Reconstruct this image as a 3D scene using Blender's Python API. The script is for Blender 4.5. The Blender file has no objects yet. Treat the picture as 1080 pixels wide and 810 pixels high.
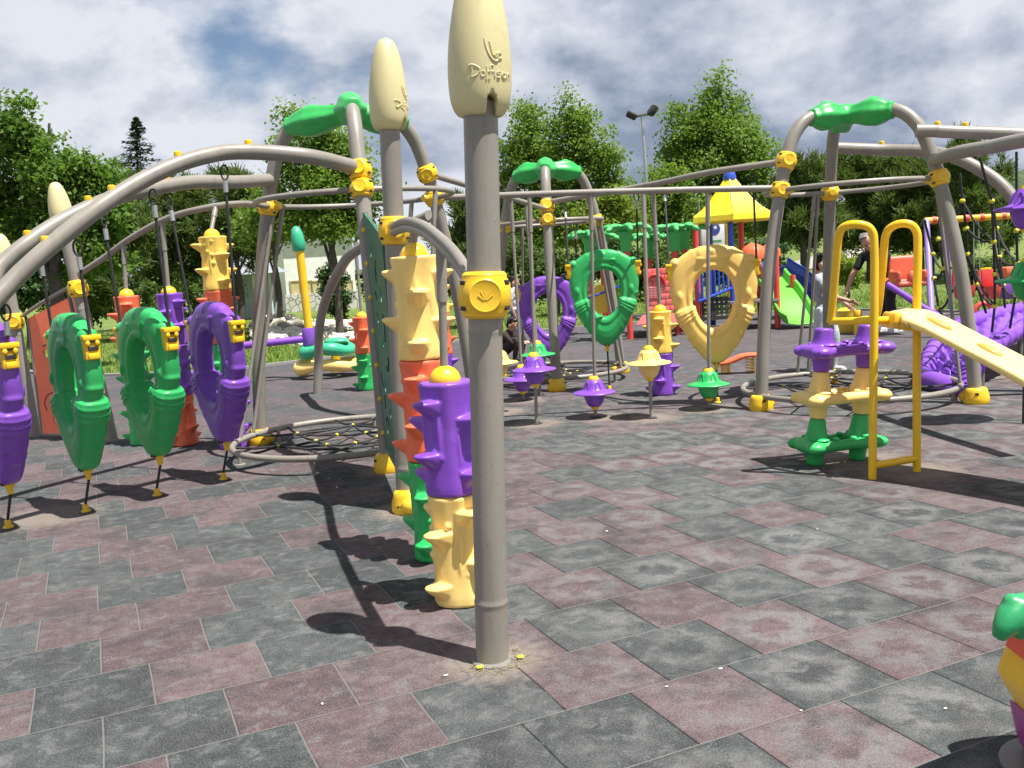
import bpy, bmesh, math, random
from mathutils import Vector as V, Matrix as MX
R = math.radians
PI = math.pi
rnd = random.Random(7)
sc = bpy.context.scene
col = sc.collection

# ------------------------------------------------------------------ camera
EYE = V((0, 0, 1.5))
FPX, PIT, ROL = 990.0, R(7.3), R(3.8)
CAMR = MX.Rotation(R(90) - PIT, 3, 'X') @ MX.Rotation(-ROL, 3, 'Z')
def ray(px, py):
    return CAMR @ V(((px - 540) / FPX, -(py - 405) / FPX, -1))
def at(px, py, Y):            # the point a survey sight line meets at distance Y
    d = ray(px, py); return EYE + d * (Y / d.y)
def gnd(px, py, z=0.0):       # where a sight line meets the level z
    d = ray(px, py); return EYE + d * ((z - EYE.z) / d.z)
cd = bpy.data.cameras.new('camera'); cam = bpy.data.objects.new('camera', cd); col.objects.link(cam)
cam.matrix_world = MX.Translation(EYE) @ CAMR.to_4x4()
cd.sensor_width = 36; cd.lens = FPX / 1080 * 36; cd.clip_end = 3000; cd.clip_start = .05
sc.camera = cam

# ------------------------------------------------------------------ tags
def tag(o, label=None, cat=None, group=None, kind=None):
    if label: o['label'] = label
    if cat: o['category'] = cat
    if group: o['group'] = group
    if kind: o['kind'] = kind
    return o
def thing(name, loc, label, cat, group=None, rz=0):
    o = bpy.data.objects.new(name, None); col.objects.link(o)
    o.location = loc; o.rotation_euler = (0, 0, rz); o.empty_display_size = .1
    return tag(o, label, cat, group)
def copy_tree(o, parent=None):
    c = o.copy(); col.objects.link(c); c.parent = parent
    for ch in list(o.children): copy_tree(ch, c)
    return c
def root_loc(p):
    v = V((0, 0, 0))
    while p: v += p.location; p = p.parent
    return v

# ------------------------------------------------------------------ mesh builder
def frames(pts):
    n = len(pts); T = []
    for i in range(n):
        t = (pts[min(i + 1, n - 1)] - pts[max(i - 1, 0)])
        T.append(t.normalized() if t.length > 1e-9 else V((0, 0, 1)))
    u = T[0].orthogonal().normalized(); U = []
    for i in range(n):
        u = (u - T[i] * u.dot(T[i]))
        u = u.normalized() if u.length > 1e-6 else T[i].orthogonal().normalized()
        U.append((u, T[i].cross(u)))
    return T, U
def smooth_path(cp, n=10, closed=False):
    cp = [V(p) for p in cp]; out = []; m = len(cp)
    rng = m if closed else m - 1
    for i in range(rng):
        if closed: a, b, c, d = cp[(i - 1) % m], cp[i], cp[(i + 1) % m], cp[(i + 2) % m]
        else:
            b, c = cp[i], cp[i + 1]
            a = cp[i - 1] if i else b * 2 - c
            d = cp[i + 2] if i + 2 < m else c * 2 - b
        for k in range(n):
            t = k / n
            out.append(.5 * ((2 * b) + (c - a) * t + (2 * a - 5 * b + 4 * c - d) * t * t + (3 * b - a - 3 * c + d) * t ** 3))
    if not closed: out.append(cp[-1])
    return out
class MB:
    def __init__(s): s.v = []; s.f = []; s.mi = []
    def add(s, vs, fs, mi=0):
        b = len(s.v); s.v += [V(p) for p in vs]
        for f in fs: s.f.append([b + i for i in f]); s.mi.append(mi)
        return s
    def tube(s, pts, r, seg=14, closed=False, cap=True, mi=0):
        pts = [V(p) for p in pts]; n = len(pts)
        rr = r if isinstance(r, (list, tuple)) else [r] * n
        if closed:
            T, U = frames(pts + [pts[0]])
            # spread the frame's twist over the loop
            u0, uN, tN = U[0][0], U[-1][0], T[0]
            ang = math.atan2(u0.cross(uN).dot(tN), u0.dot(uN))
        else:
            T, U = frames(pts); ang = 0
        vs = []
        for i in range(n):
            u, w = U[i]; a0 = -ang * i / n
            for k in range(seg):
                a = 2 * PI * k / seg + a0
                vs.append(pts[i] + (u * math.cos(a) + w * math.sin(a)) * rr[i])
        fs = []
        for i in range(n if closed else n - 1):
            j = (i + 1) % n
            for k in range(seg):
                k2 = (k + 1) % seg
                fs.append((i * seg + k, i * seg + k2, j * seg + k2, j * seg + k))
        if cap and not closed:
            fs.append(tuple(range(seg - 1, -1, -1))); fs.append(tuple((n - 1) * seg + k for k in range(seg)))
        return s.add(vs, fs, mi)
    def lathe(s, prof, base=(0, 0, 0), axis=(0, 0, 1), seg=24, mod=None, mi=0, ux=None):
        """prof: list of (r, h) from bottom to top"""
        ax = V(axis).normalized(); u = V(ux) if ux else (V((1, 0, 0)) if abs(ax.x) < .9 else V((0, 1, 0)))
        u = (u - ax * u.dot(ax)).normalized(); w = ax.cross(u); base = V(base)
        vs = []; fs = []; n = len(prof)
        for (r, h) in prof:
            for k in range(seg):
                a = 2 * PI * k / seg; q = r * (mod(a, h) if mod else 1)
                vs.append(base + ax * h + (u * math.cos(a) + w * math.sin(a)) * q)
        for i in range(n - 1):
            for k in range(seg):
                k2 = (k + 1) % seg
                fs.append((i * seg + k, i * seg + k2, (i + 1) * seg + k2, (i + 1) * seg + k))
        fs.append(tuple(range(seg - 1, -1, -1))); fs.append(tuple((n - 1) * seg + k for k in range(seg)))
        return s.add(vs, fs, mi)
    def ball(s, c, r, seg=14, rings=8, mi=0, rot=None):
        c = V(c); r = V((r, r, r)) if not hasattr(r, '__len__') else V(r); vs = []; fs = []
        for i in range(1, rings):
            th = PI * i / rings
            for k in range(seg):
                a = 2 * PI * k / seg
                p = V((r.x * math.sin(th) * math.cos(a), r.y * math.sin(th) * math.sin(a), r.z * math.cos(th)))
                vs.append(c + (rot @ p if rot else p))
        for i in range(rings - 2):
            for k in range(seg):
                k2 = (k + 1) % seg
                fs.append((i * seg + k, (i + 1) * seg + k, (i + 1) * seg + k2, i * seg + k2))
        p = V((0, 0, r.z)); t = len(vs)
        vs += [c + (rot @ p if rot else p), c - (rot @ p if rot else p)]
        for k in range(seg):
            k2 = (k + 1) % seg
            fs.append((t, k, k2)); fs.append((t + 1, (rings - 2) * seg + k2, (rings - 2) * seg + k))
        return s.add(vs, fs, mi)
    def box(s, c, size, rot=None, bev=0, mi=0):
        c = V(c); hx, hy, hz = [q / 2 for q in size]
        bm = bmesh.new(); bmesh.ops.create_cube(bm, size=1)
        for v in bm.verts: v.co = V((v.co.x * size[0], v.co.y * size[1], v.co.z * size[2]))
        if bev > 0: bmesh.ops.bevel(bm, geom=bm.edges[:], offset=bev, segments=2, affect='EDGES', profile=.5)
        bm.verts.index_update()
        vs = [c + (rot @ v.co if rot else v.co) for v in bm.verts]
        fs = [[v.index for v in f.verts] for f in bm.faces]; bm.free()
        return s.add(vs, fs, mi)
    def bar(s, a, b, w, h, up=(0, 0, 1), bev=0, mi=0):
        a, b = V(a), V(b); x = (b - a); L = x.length; x = x.normalized(); z = V(up)
        z = (z - x * z.dot(x)).normalized(); y = z.cross(x)
        rot = MX((x, y, z)).transposed()
        return s.box((a + b) / 2, (L, w, h), rot, bev, mi)
    def prism(s, poly, o, ux, uy, t, mi=0):
        """poly (2D) in the plane o+ux*x+uy*y, thickness t centred on the plane"""
        o, ux, uy = V(o), V(ux), V(uy); nn = ux.cross(uy).normalized() * (t / 2); n = len(poly)
        vs = [o + ux * x + uy * y - nn for x, y in poly] + [o + ux * x + uy * y + nn for x, y in poly]
        fs = [tuple(range(n - 1, -1, -1)), tuple(range(n, 2 * n))]
        for i in range(n): fs.append((i, (i + 1) % n, n + (i + 1) % n, n + i))
        return s.add(vs, fs, mi)
    def build(s, name, mats, parent=None, smooth=40, local=False):
        me = bpy.data.meshes.new(name)
        off = V((0, 0, 0)) if (local or not parent) else root_loc(parent)
        me.from_pydata([tuple(p - off) for p in s.v], [], s.f); me.validate()
        mats = mats if isinstance(mats, (list, tuple)) else [mats]
        for m in mats: me.materials.append(m)
        if len(mats) > 1 and len(me.polygons) == len(s.mi): me.polygons.foreach_set('material_index', s.mi)
        bm = bmesh.new(); bm.from_mesh(me); bmesh.ops.recalc_face_normals(bm, faces=bm.faces)
        for f in bm.faces: f.smooth = smooth > 0
        if smooth > 0:
            for e in bm.edges:
                if len(e.link_faces) == 2 and e.calc_face_angle(0) > R(smooth): e.smooth = False
        bm.to_mesh(me); bm.free()
        o = bpy.data.objects.new(name, me); col.objects.link(o)
        if parent: o.parent = parent
        return o
def remesh(o, vox, it=6, fac=.5):
    m = o.modifiers.new('skin', 'REMESH'); m.mode = 'VOXEL'; m.voxel_size = vox; m.use_smooth_shade = True
    if it:
        k = o.modifiers.new('soft', 'SMOOTH'); k.iterations = it; k.factor = fac
    return o
def bake(o):     # freeze an object's modifiers into its mesh
    dg = bpy.context.evaluated_depsgraph_get(); dg.update()
    me = bpy.data.meshes.new_from_object(o.evaluated_get(dg)); old = o.data
    o.modifiers.clear(); o.data = me; me.name = old.name
    for p in me.polygons: p.use_smooth = True
    return o

def merge(o, o2):
    """moulded-in detail: fold o2's mesh (and materials) into o"""
    base = len(o.data.materials)
    for m in o2.data.materials: o.data.materials.append(m)
    for p in o2.data.polygons: p.material_index += base
    bm = bmesh.new(); bm.from_mesh(o.data); bm.from_mesh(o2.data); bm.to_mesh(o.data); bm.free()
    bpy.data.objects.remove(o2); return o
# ------------------------------------------------------------------ materials
def nodes(name):
    m = bpy.data.materials.new(name); m.use_nodes = True; nt = m.node_tree
    return m, nt, nt.nodes['Principled BSDF']
def N(nt, t, **k):
    n = nt.nodes.new(t)
    for a, b in k.items():
        if a.startswith('i_'):
            key = a[2:]; n.inputs[int(key) if key.isdigit() else key.replace('_', ' ')].default_value = b
        else: setattr(n, a, b)
    return n
def mixc(nt, fac, a, b, mode='MIX'):
    n = nt.nodes.new('ShaderNodeMix'); n.data_type = 'RGBA'; n.blend_type = mode
    for idx, val in ((0, fac), (6, a), (7, b)):
        if hasattr(val, 'is_output'): nt.links.new(val, n.inputs[idx])
        else: n.inputs[idx].default_value = (*val, 1) if (idx and len(val) == 3) else val
    return n.outputs[2]
def mth(nt, op, a, b=None, c=None, clamp=False):
    n = nt.nodes.new('ShaderNodeMath'); n.operation = op; n.use_clamp = clamp
    for i, val in enumerate((a, b, c)):
        if val is None: continue
        if hasattr(val, 'is_output'): nt.links.new(val, n.inputs[i])
        else: n.inputs[i].default_value = val
    return n.outputs[0]
def ramp(nt, fac, stops):
    n = nt.nodes.new('ShaderNodeValToRGB'); nt.links.new(fac, n.inputs[0]); cr = n.color_ramp
    while len(cr.elements) < len(stops): cr.elements.new(.5)
    for e, (p, c) in zip(cr.elements, stops):
        e.position = p; e.color = (*c, 1) if hasattr(c, '__len__') else (c, c, c, 1)
    return n.outputs[0]
def noise(nt, vec, scale, detail=3, rough=.55, dist=0):
    n = N(nt, 'ShaderNodeTexNoise'); n.inputs['Scale'].default_value = scale; n.inputs['Detail'].default_value = detail
    n.inputs['Roughness'].default_value = rough; n.inputs['Distortion'].default_value = dist
    if vec is not None: nt.links.new(vec, n.inputs['Vector'])
    return n.outputs[0]
MATS = {}
def plastic(name, c, rough=.38, dirt=.12, bump=.03, sss=0):
    """rotomoulded plastic: faint mottling, scuffs, orange-peel"""
    if name in MATS: return MATS[name]
    m, nt, b = nodes(name); tc = N(nt, 'ShaderNodeTexCoord').outputs['Object']
    n1 = noise(nt, tc, 5, 4, .6); n2 = noise(nt, tc, 38, 3, .7); n3 = noise(nt, tc, 210, 2)
    dk = tuple(x * .72 + .012 for x in c); lt = tuple(min(1, x * 1.08 + .015) for x in c)
    a = mixc(nt, ramp(nt, n1, [(.3, 0), (.75, 1)]), c, lt)
    a = mixc(nt, mth(nt, 'MULTIPLY', ramp(nt, n2, [(.54, 0), (.72, 1)]), dirt), a, (dk[0] * .6 + .03, dk[1] * .6 + .03, dk[2] * .6 + .025))
    n4 = noise(nt, tc, 1.7, 3, .5); mp = N(nt, 'ShaderNodeMapping'); mp.inputs['Scale'].default_value = (1, 1, .22); mp.inputs['Rotation'].default_value = (.5, .3, .4); nt.links.new(tc, mp.inputs[0]); n5 = noise(nt, mp.outputs[0], 75, 3, .7)
    fade = tuple(min(.95, x * .9 + .09) for x in c)
    a = mixc(nt, mth(nt, 'MULTIPLY', ramp(nt, n4, [(.42, 0), (.7, 1)]), .35), a, fade)
    a = mixc(nt, mth(nt, 'MULTIPLY', mth(nt, 'MULTIPLY', ramp(nt, n5, [(.60, 0), (.68, 1)]), ramp(nt, n1, [(.45, 0), (.6, 1)])), .4), a, tuple(min(.95, x * .8 + .16) for x in c))
    a = mixc(nt, mth(nt, 'MULTIPLY', ramp(nt, noise(nt, tc, 13, 6, .75), [(.30, 1), (.42, 0)]), dirt * 2.2), a, tuple(x * .5 + .02 for x in c))
    nt.links.new(a, b.inputs['Base Color'])
    rr = mth(nt, 'MULTIPLY_ADD', n2, .22, rough - .08); nt.links.new(rr, b.inputs['Roughness'])
    bp = N(nt, 'ShaderNodeBump'); bp.inputs['Strength'].default_value = bump * 2; bp.inputs['Distance'].default_value = .01
    nt.links.new(n3, bp.inputs['Height']); nt.links.new(bp.outputs[0], b.inputs['Normal'])
    if sss:
        b.inputs['Subsurface Weight'].default_value = sss; b.inputs['Subsurface Radius'].default_value = (.03, .02, .01); b.inputs['Subsurface Scale'].default_value = .5
    MATS[name] = m; return m
def paint(name, c, rough=.42, metal=0.0, dirt=.3):
    """powder coated steel"""
    if name in MATS: return MATS[name]
    m, nt, b = nodes(name); tc = N(nt, 'ShaderNodeTexCoord').outputs['Object']
    n1 = noise(nt, tc, 3.3, 5, .6); n2 = noise(nt, tc, 55, 4, .75); n3 = noise(nt, tc, 330, 2)
    a = mixc(nt, ramp(nt, n1, [(.35, 0), (.7, 1)]), tuple(x * .9 for x in c), tuple(min(1, x * 1.08) for x in c))
    a = mixc(nt, mth(nt, 'MULTIPLY', ramp(nt, n2, [(.6, 0), (.78, 1)]), dirt), a, (c[0] * .45 + .02, c[1] * .42 + .015, c[2] * .38 + .01))
    nz = N(nt, 'ShaderNodeMapping'); nz.inputs['Scale'].default_value = (9, 9, 1.4); nt.links.new(tc, nz.inputs[0])
    n5 = noise(nt, nz.outputs[0], 2.2, 6, .7, .3); n6 = noise(nt, tc, 85, 2, .5)
    a = mixc(nt, mth(nt, 'MULTIPLY', ramp(nt, n5, [(.50, 0), (.70, 1)]), dirt * .8), a, (c[0] * .55 + .01, c[1] * .52 + .008, c[2] * .46 + .005))
    a = mixc(nt, mth(nt, 'MULTIPLY', ramp(nt, n5, [(.26, 1), (.40, 0)]), dirt * .7), a, tuple(min(1, x * 1.25 + .03) for x in c))
    a = mixc(nt, mth(nt, 'MULTIPLY', ramp(nt, n6, [(.70, 0), (.74, 1)]), dirt * 1.6), a, (.10, .07, .05))
    nt.links.new(a, b.inputs['Base Color']); b.inputs['Metallic'].default_value = metal
    nt.links.new(mth(nt, 'MULTIPLY_ADD', n2, .25, rough - .1), b.inputs['Roughness'])
    bp = N(nt, 'ShaderNodeBump'); bp.inputs['Strength'].default_value = .07; bp.inputs['Distance'].default_value = .006
    nt.links.new(n3, bp.inputs['Height']); nt.links.new(bp.outputs[0], b.inputs['Normal'])
    MATS[name] = m; return m
def cloth(name, c, scale=14):
    if name in MATS: return MATS[name]
    m, nt, b = nodes(name); tc = N(nt, 'ShaderNodeTexCoord').outputs['Object']
    n1 = noise(nt, tc, scale, 5, .65)
    nt.links.new(mixc(nt, ramp(nt, n1, [(.35, 0), (.7, 1)]), tuple(x * .7 for x in c), tuple(min(1, x * 1.12) for x in c)), b.inputs['Base Color'])
    b.inputs['Roughness'].default_value = .85
    bp = N(nt, 'ShaderNodeBump'); bp.inputs['Strength'].default_value = .5; bp.inputs['Distance'].default_value = .03
    nt.links.new(n1, bp.inputs['Height']); nt.links.new(bp.outputs[0], b.inputs['Normal'])
    MATS[name] = m; return m
STEEL = paint('taupe_steel', (.272, .248, .212), .38, 0.0, .5)
STEELD = paint('dark_steel', (.17, .16, .15), .45)
YEL = plastic('golden_yellow', (.86, .52, .006), .34)
CREAM = plastic('cream_plastic', (.60, .53, .27), .42, sss=.05)
GRN = plastic('green_plastic', (.018, .40, .095), .33)
GRN2 = plastic('hub_green', (.02, .40, .075), .36)
PUR = plastic('purple_plastic', (.2, .055, .47), .33)
ORA = plastic('coral_plastic', (.84, .15, .055), .36)
BUF = plastic('buff_yellow_plastic', (.88, .62, .185), .36)
RED = plastic('red_plastic', (.72, .065, .05), .35)
BLU = plastic('blue_plastic', (.02, .08, .5), .35)
LIME = plastic('lime_plastic', (.13, .55, .04), .35)
ROPE = plastic('black_rope', (.012, .012, .014), .7)
GALV = paint('galvanised', (.5, .51, .52), .4, .6)
AMB = plastic('warm_yellow_plastic', (.87, .57, .10), .37)
KNOTY = plastic('lemon_knot', (.70, .62, .015), .42)
DARK = plastic('dark_slot', (.012, .011, .01), .6)
# ------------------------------------------------------------------ shared hardware shapes
def clamp_mb(mb, p, ax=(0, 0, 1), r=.062, h=.15, face=(0, -1, 0), slots=4):
    """bolted collar: a barrel with rims, a round boss and dark bolt slots"""
    p, ax = V(p), V(ax).normalized()
    R0 = r + .022
    mb.lathe([(r + .004, -h / 2), (R0 - .010, -h / 2 + .002), (R0 - .001, -h / 2 + .012), (R0 - .001, -h / 2 + .022), (R0 + .0105, -h * .25), (R0 + .0155, 0), (R0 + .0105, h * .25),
              (R0 - .001, h / 2 - .022), (R0 - .001, h / 2 - .012), (R0 - .010, h / 2 - .002), (r + .004, h / 2)], p, ax, 28)
    f = V(face); f = (f - ax * f.dot(ax)).normalized(); sd = ax.cross(f)
    mb.lathe([(h * .36, R0 + .002), (h * .36, R0 + .014), (h * .33, R0 + .0185), (h * .3, R0 + .0165), (.002, R0 + .019)], p, f, 24)
    for q in range(5):      # shallow embossed leaf mark on the disc
        a = R(-50 + 25 * q); u = sd * math.sin(a) + ax * math.cos(a)
        mb.tube([p + f * (R0 + .0185) - ax * h * .12 + u * h * .04, p + f * (R0 + .0188) - ax * h * .12 + u * h * (.2 + .03 * (q % 2))], h * .011, 6)
    for sx in (-1, 1):
        for sz in (-1, 1):
            d = (f * math.cos(1.02) + sd * sx * math.sin(1.02))
            rot = MX((sd * math.cos(1.02) * sx - f * math.sin(1.02), d, ax)).transposed()
            mb.box(p + d * (R0 + .0095) + ax * (sz * h * .27), (.03, .008, .016), rot, .003, mi=1)
    return mb
def base_cover(name, p, parent, out):
    mb = MB(); p = V(p)
    mb.lathe([(.105, 0), (.112, .015), (.11, .06), (.098, .1), (.094, .125), (.08, .14), (.066, .142)], p, (0, 0, 1), 28)
    o = V(out).normalized()
    mb.ball(p + o * .085 + V((0, 0, .055)), (.06, .06, .055))
    sd = V((0, 0, 1)).cross(o)
    for s in (-1, 1):
        for z in (.05, .095):
            d = (o * -.35 + sd * s).normalized() if z > .06 else (o * .75 + sd * s * .65).normalized()
            mb.box(p + d * .104 + V((0, 0, z)), (.03, .012, .018), MX((V((0, 0, 1)).cross(d), d, V((0, 0, 1)))).transposed(), .003, mi=1)
    return mb.build(name, [YEL, DARK], parent)

# ------------------------------------------------------------------ three-legged climbing towers
LEGP = [(1, 0), (.955, .6), (.87, 1.3), (.73, 2.0), (.66, 2.26), (.585, 2.46), (.48, 2.595), (.36, 2.655), (.2, 2.67)]
class Tower:
    def __init__(s, bases, zs, label, ringR, ups, poles, ring_c=None, seed=1, hubf=.5):
        B = [V((b[0], b[1], 0)) for b in bases]; c = sum(B, V()) / 3; s.c, s.B, s.zs = c, B, zs
        s.root = t = thing('climbing_tower', c, label, 'climbing tower', 'three-legged climbing towers of bent grey pipe')
        for i, b in enumerate(B):
            d = b - c
            pts = smooth_path([c + d * f + V((0, 0, z * zs)) for f, z in LEGP], 8)
            MB().tube(pts, .0585, 20).build('leg', STEEL, t)
            base_cover('base_cover', b, t, -d)
        hz = 2.665 * zs
        hub = MB()
        for b in B:
            d = (b - c); L = d.length; d = d.normalized()
            dn = (d + V((0, 0, -.16))).normalized()
            st = c + d * (L * hubf) + V((0, 0, hz - (.055 if hubf > .45 else .02))); q = (c + V((0, 0, hz + .0)) - st); ax = q.normalized(); LL = q.length
            hub.lathe([(.07, 0), (.083, .004), (.085, .03), (.079, .04), (.106, LL * .2), (.130, LL * .38), (.124, LL * .54), (.094, LL * .78), (.085, LL * .95), (.06, LL)],
                      st, ax, 36, lambda a, h: 1 + .07 * math.cos(6 * a))
            hub.ball(st + ax * LL * .42 + V((0, 0, .10)), (.06, .06, .045))
        hub.ball(c + V((0, 0, hz)), (.115, .115, .105))
        o = hub.build('hub', GRN2, t); remesh(o, .014, 5); bake(o)
        # upper hand ring
        R2 = (sum((b - c).length for b in B) / 3) * .70
        rc = c + V((0, 0, 2.0 * zs))
        rp = [rc + V((math.cos(a), math.sin(a), 0)) * R2 for a in [2 * PI * k / 64 for k in range(64)]]
        MB().tube(rp, .0235, 12, True).build('upper_ring', STEEL, t)
        for i in range(3):
            p, ax = s.leg(i, 2.0 * zs)
            mb = clamp_mb(MB(), p, ax, .0585, .14, V((0, -1, 0)) if B[i].y < c.y + .4 else (p - rc))
            inn = (rc - p).normalized(); mb.lathe([(.04, .05), (.04, .1), (.03, .13)], p, inn, 16)
            mb.build('clamp', [YEL, DARK], t)
        for (i, z) in ups:
            p, ax = s.leg(i, z)
            clamp_mb(MB(), p, ax, .0585, .15, (0, -1, 0)).build('clamp', [YEL, DARK], t)
        # ground ring on short feet, rope net inside
        gc = V((ring_c[0], ring_c[1], .13)) if ring_c else c + V((0, 0, .13)); s.gc = gc; s.gR = ringR
        gp = [gc + V((math.cos(a), math.sin(a), 0)) * ringR for a in [2 * PI * k / 72 for k in range(72)]]
        MB().tube(gp, .0265, 12, True).build('ground_ring', STEEL, t)
        for k in range(6):
            a = k * PI / 3 + .4; p = gc + V((math.cos(a), math.sin(a), 0)) * (ringR - .045)
            MB().tube([V((p.x, p.y, 0)), p + V((0, 0, .0))], .016, 10).lathe([(.045, 0), (.045, .008), (.02, .012)], (p.x, p.y, 0)).build('ring_foot', STEEL, t)
        net = MB(); rr = random.Random(seed); K = []
        nodes_ = {}
        for q, rad in enumerate((.28, .62)):
            for k in range(6):
                a = k * PI / 3 + q * .52 + rr.uniform(-.1, .1)
                nodes_[q, k] = gc + V((math.cos(a) * rad * ringR, math.sin(a) * rad * ringR, -.03 + .02 * q))
        def rope(a, b): net.tube([a, (a + b) / 2 - V((0, 0, .012)), b], .0105, 7)
        for k in range(6):
            rope(nodes_[0, k], nodes_[0, (k + 1) % 6]); rope(nodes_[1, k], nodes_[1, (k + 1) % 6])
            rope(nodes_[0, k], nodes_[1, k]); rope(nodes_[0, k], nodes_[1, (k - 1) % 6])
            for da in (-.22, .22):
                a = math.atan2(nodes_[1, k].y - gc.y, nodes_[1, k].x - gc.x) + da
                rope(nodes_[1, k], gc + V((math.cos(a), math.sin(a), 0)) * ringR)
        net.build('rope_net', ROPE, t)
        kn = None
        for key, p in nodes_.items():
            if kn is None:
                kb = MB(); kb.lathe([(.012, -.03), (.024, -.024), (.03, 0), (.024, .024), (.012, .03)], (0, 0, 0), (1, 0, .2), 12); kb.box((0, 0, 0), (.05, .05, .02), None, .006)
                kn = kb.build('knot', KNOTY, t, local=True); o = kn
            else: o = kn.copy(); col.objects.link(o)
            o.location = p - c; o.rotation_euler = (0, 0, rr.uniform(0, 3)); o.scale = (.55, .55, .55)
        for (a0, a1) in poles:   # (azimuth on the upper ring, azimuth on the ground ring), degrees
            p0 = rc + V((math.cos(R(a0)), math.sin(R(a0)), 0)) * R2; p1 = gc + V((math.cos(R(a1)), math.sin(R(a1)), 0)) * ringR
            m_ = p0.lerp(p1, .12)
            MB().tube([p0, m_, m_.lerp(p1, .01), p1], [.021, .021, .0165, .0165], 10).build('pole', STEEL, t)
    def leg(s, i, z):
        P_ = [s.c + (s.B[i] - s.c) * f + V((0, 0, zz * s.zs)) for f, zz in LEGP]; P_ = smooth_path(P_, 8)
        for a, b in zip(P_, P_[1:]):
            if a.z <= z <= b.z: return a.lerp(b, (z - a.z) / (b.z - a.z)), (b - a).normalized()
        return P_[-1], V((0, 0, 1))
TL = Tower([(-2.36, 8.58), (-.98, 7.01), (-.36, 8.95)], 1.07, 'nearest climbing tower, left of the cream-capped posts, dark green board on its near leg', .95,
           [(1, 2.28), (2, 2.36)], [(158, 174), (150, 160), (60, 70), (-30, -40)], ring_c=(-1.45, 7.97), seed=3)
TM = Tower([(.52, 10.83), (1.43, 12.13), (-.17, 12.3)], .985, 'small-looking middle climbing tower farthest back, behind the hats on poles', .86,
           [(0, 2.13)], [(-150, -150), (-40, -30), (10, 10), (120, 120)], seed=5)
TR = Tower([(2.30, 8.62), (4.11, 8.23), (3.42, 10.05)], 1.0, 'climbing tower behind the stacked steps and the yellow handrails', .98,
           [(0, 2.26)], [(95, 101), (92, 94), (-25, -30)], ring_c=(3.22, 8.92), seed=9, hubf=.39)

# ------------------------------------------------------------------ beams and bars
def pipe(mb, cp, r, n=12, seg=18): return mb.tube(smooth_path(cp, n), r, seg)
def beam(name, cp, r, label, cat, group, knobs=(), mat=None):
    t = thing(name, V(cp[0]), label, cat, group)
    pts = smooth_path(cp, 14); MB().tube(pts, r, 20).build('pipe', mat or STEEL, t)
    for k in knobs:
        p = pts[min(len(pts) - 1, int(k * (len(pts) - 1)))]
        MB().lathe([(.024, r - .01), (.026, r + .010), (.024, r + .024), (.017, r + .029)], p, (0, 0, 1), 16).build('bolt_cap', YEL, t)
    return t, pts
def nearest(pts, p): return min(pts, key=lambda q: (q.x - p.x) ** 2 + (q.y - p.y) ** 2)
gArch = 'heavy arched beams carrying the hanging rings'
pa = TL.leg(1, 2.30)[0]; pb = TL.leg(0, 2.37)[0]
tA, beamA = beam('arched_beam', [pa, at(325, 165, 6.93), at(254, 160, 6.78), at(215, 165, 6.6), at(178, 177, 6.42), at(140, 196, 6.24), at(102, 221, 6.06), at(55, 258, 5.88), at(13, 297, 5.72), at(-30, 345, 5.5), at(-70, 410, 5.3), V((-3.75, 5.0, .9)), V((-3.9, 4.85, 0))],
                 .055, 'nearer of two arched grey beams over the hanging rings, joined to the tower leg with the green board', 'arched beam', gArch, (.155, .312, .47, .60))
tB, beamB = beam('arched_beam', [pb, at(250, 192, 8.0), at(205, 192, 7.6), at(165, 198, 7.3), at(125, 207, 7.05), at(94, 219, 6.86), at(62, 235, 6.68), at(30, 256, 6.5), at(0, 281, 6.35), at(-40, 325, 6.1), V((-4.5, 5.6, .9)), V((-4.65, 5.45, 0))],
                 .055, 'farther of two arched grey beams over the hanging rings, seen behind the other one', 'arched beam', gArch, (.25, .46, .64, .8))
PRC = at(80, 291, 9.32)
tC, barC = beam('curved_bar', [TL.leg(0, 2.14)[0], at(258, 215, 8.6), at(225, 218, 8.62), at(180, 229, 8.78), at(140, 250, 8.98), at(108, 273, 9.18), PRC], .029,
                'thin curved bar holding up the spiky columns behind the green and purple rings', 'overhead bar', 'thin overhead bars')
p0 = TL.leg(2, 2.14)[0]; p1 = TR.leg(0, 2.02)[0]
tD, barD = beam('overhead_bar', [p0, p0.lerp(p1, .35) + V((0, 0, .01)), p0.lerp(p1, .7) + V((0, 0, .01)), p1], .029, 'long straight overhead bar in front carrying the near row of hats on poles', 'overhead bar', 'thin overhead bars')
p0 = TL.leg(2, 2.36)[0]; p1 = TM.leg(0, 2.10)[0]
tE, barE = beam('overhead_bar', [p0, p0.lerp(p1, .5), p1], .029, 'overhead bar running back to the middle tower with the rear hats under it', 'overhead bar', 'thin overhead bars')
p0 = TR.leg(0, 2.26)[0]; p1 = TM.leg(0, 2.18)[0]
q1 = V((2.02, 9.17)); q2 = V((1.61, 9.91)); q3 = V((1.1, 10.54))
def zi(q): f = ((p0.xy - q.xy).length) / (p0.xy - p1.xy).length; return p0.z + (p1.z - p0.z) * f
tF, barF = beam('overhead_bar', [p0, V((2.04, 9.17, zi(q1))), V((1.63, 9.88, zi(q2))), V((1.1, 10.54, zi(q3))), p1], .03, 'sloping overhead bar above the yellow and green hanging rings, before the yellow canopy', 'overhead bar', 'thin overhead bars')
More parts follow.
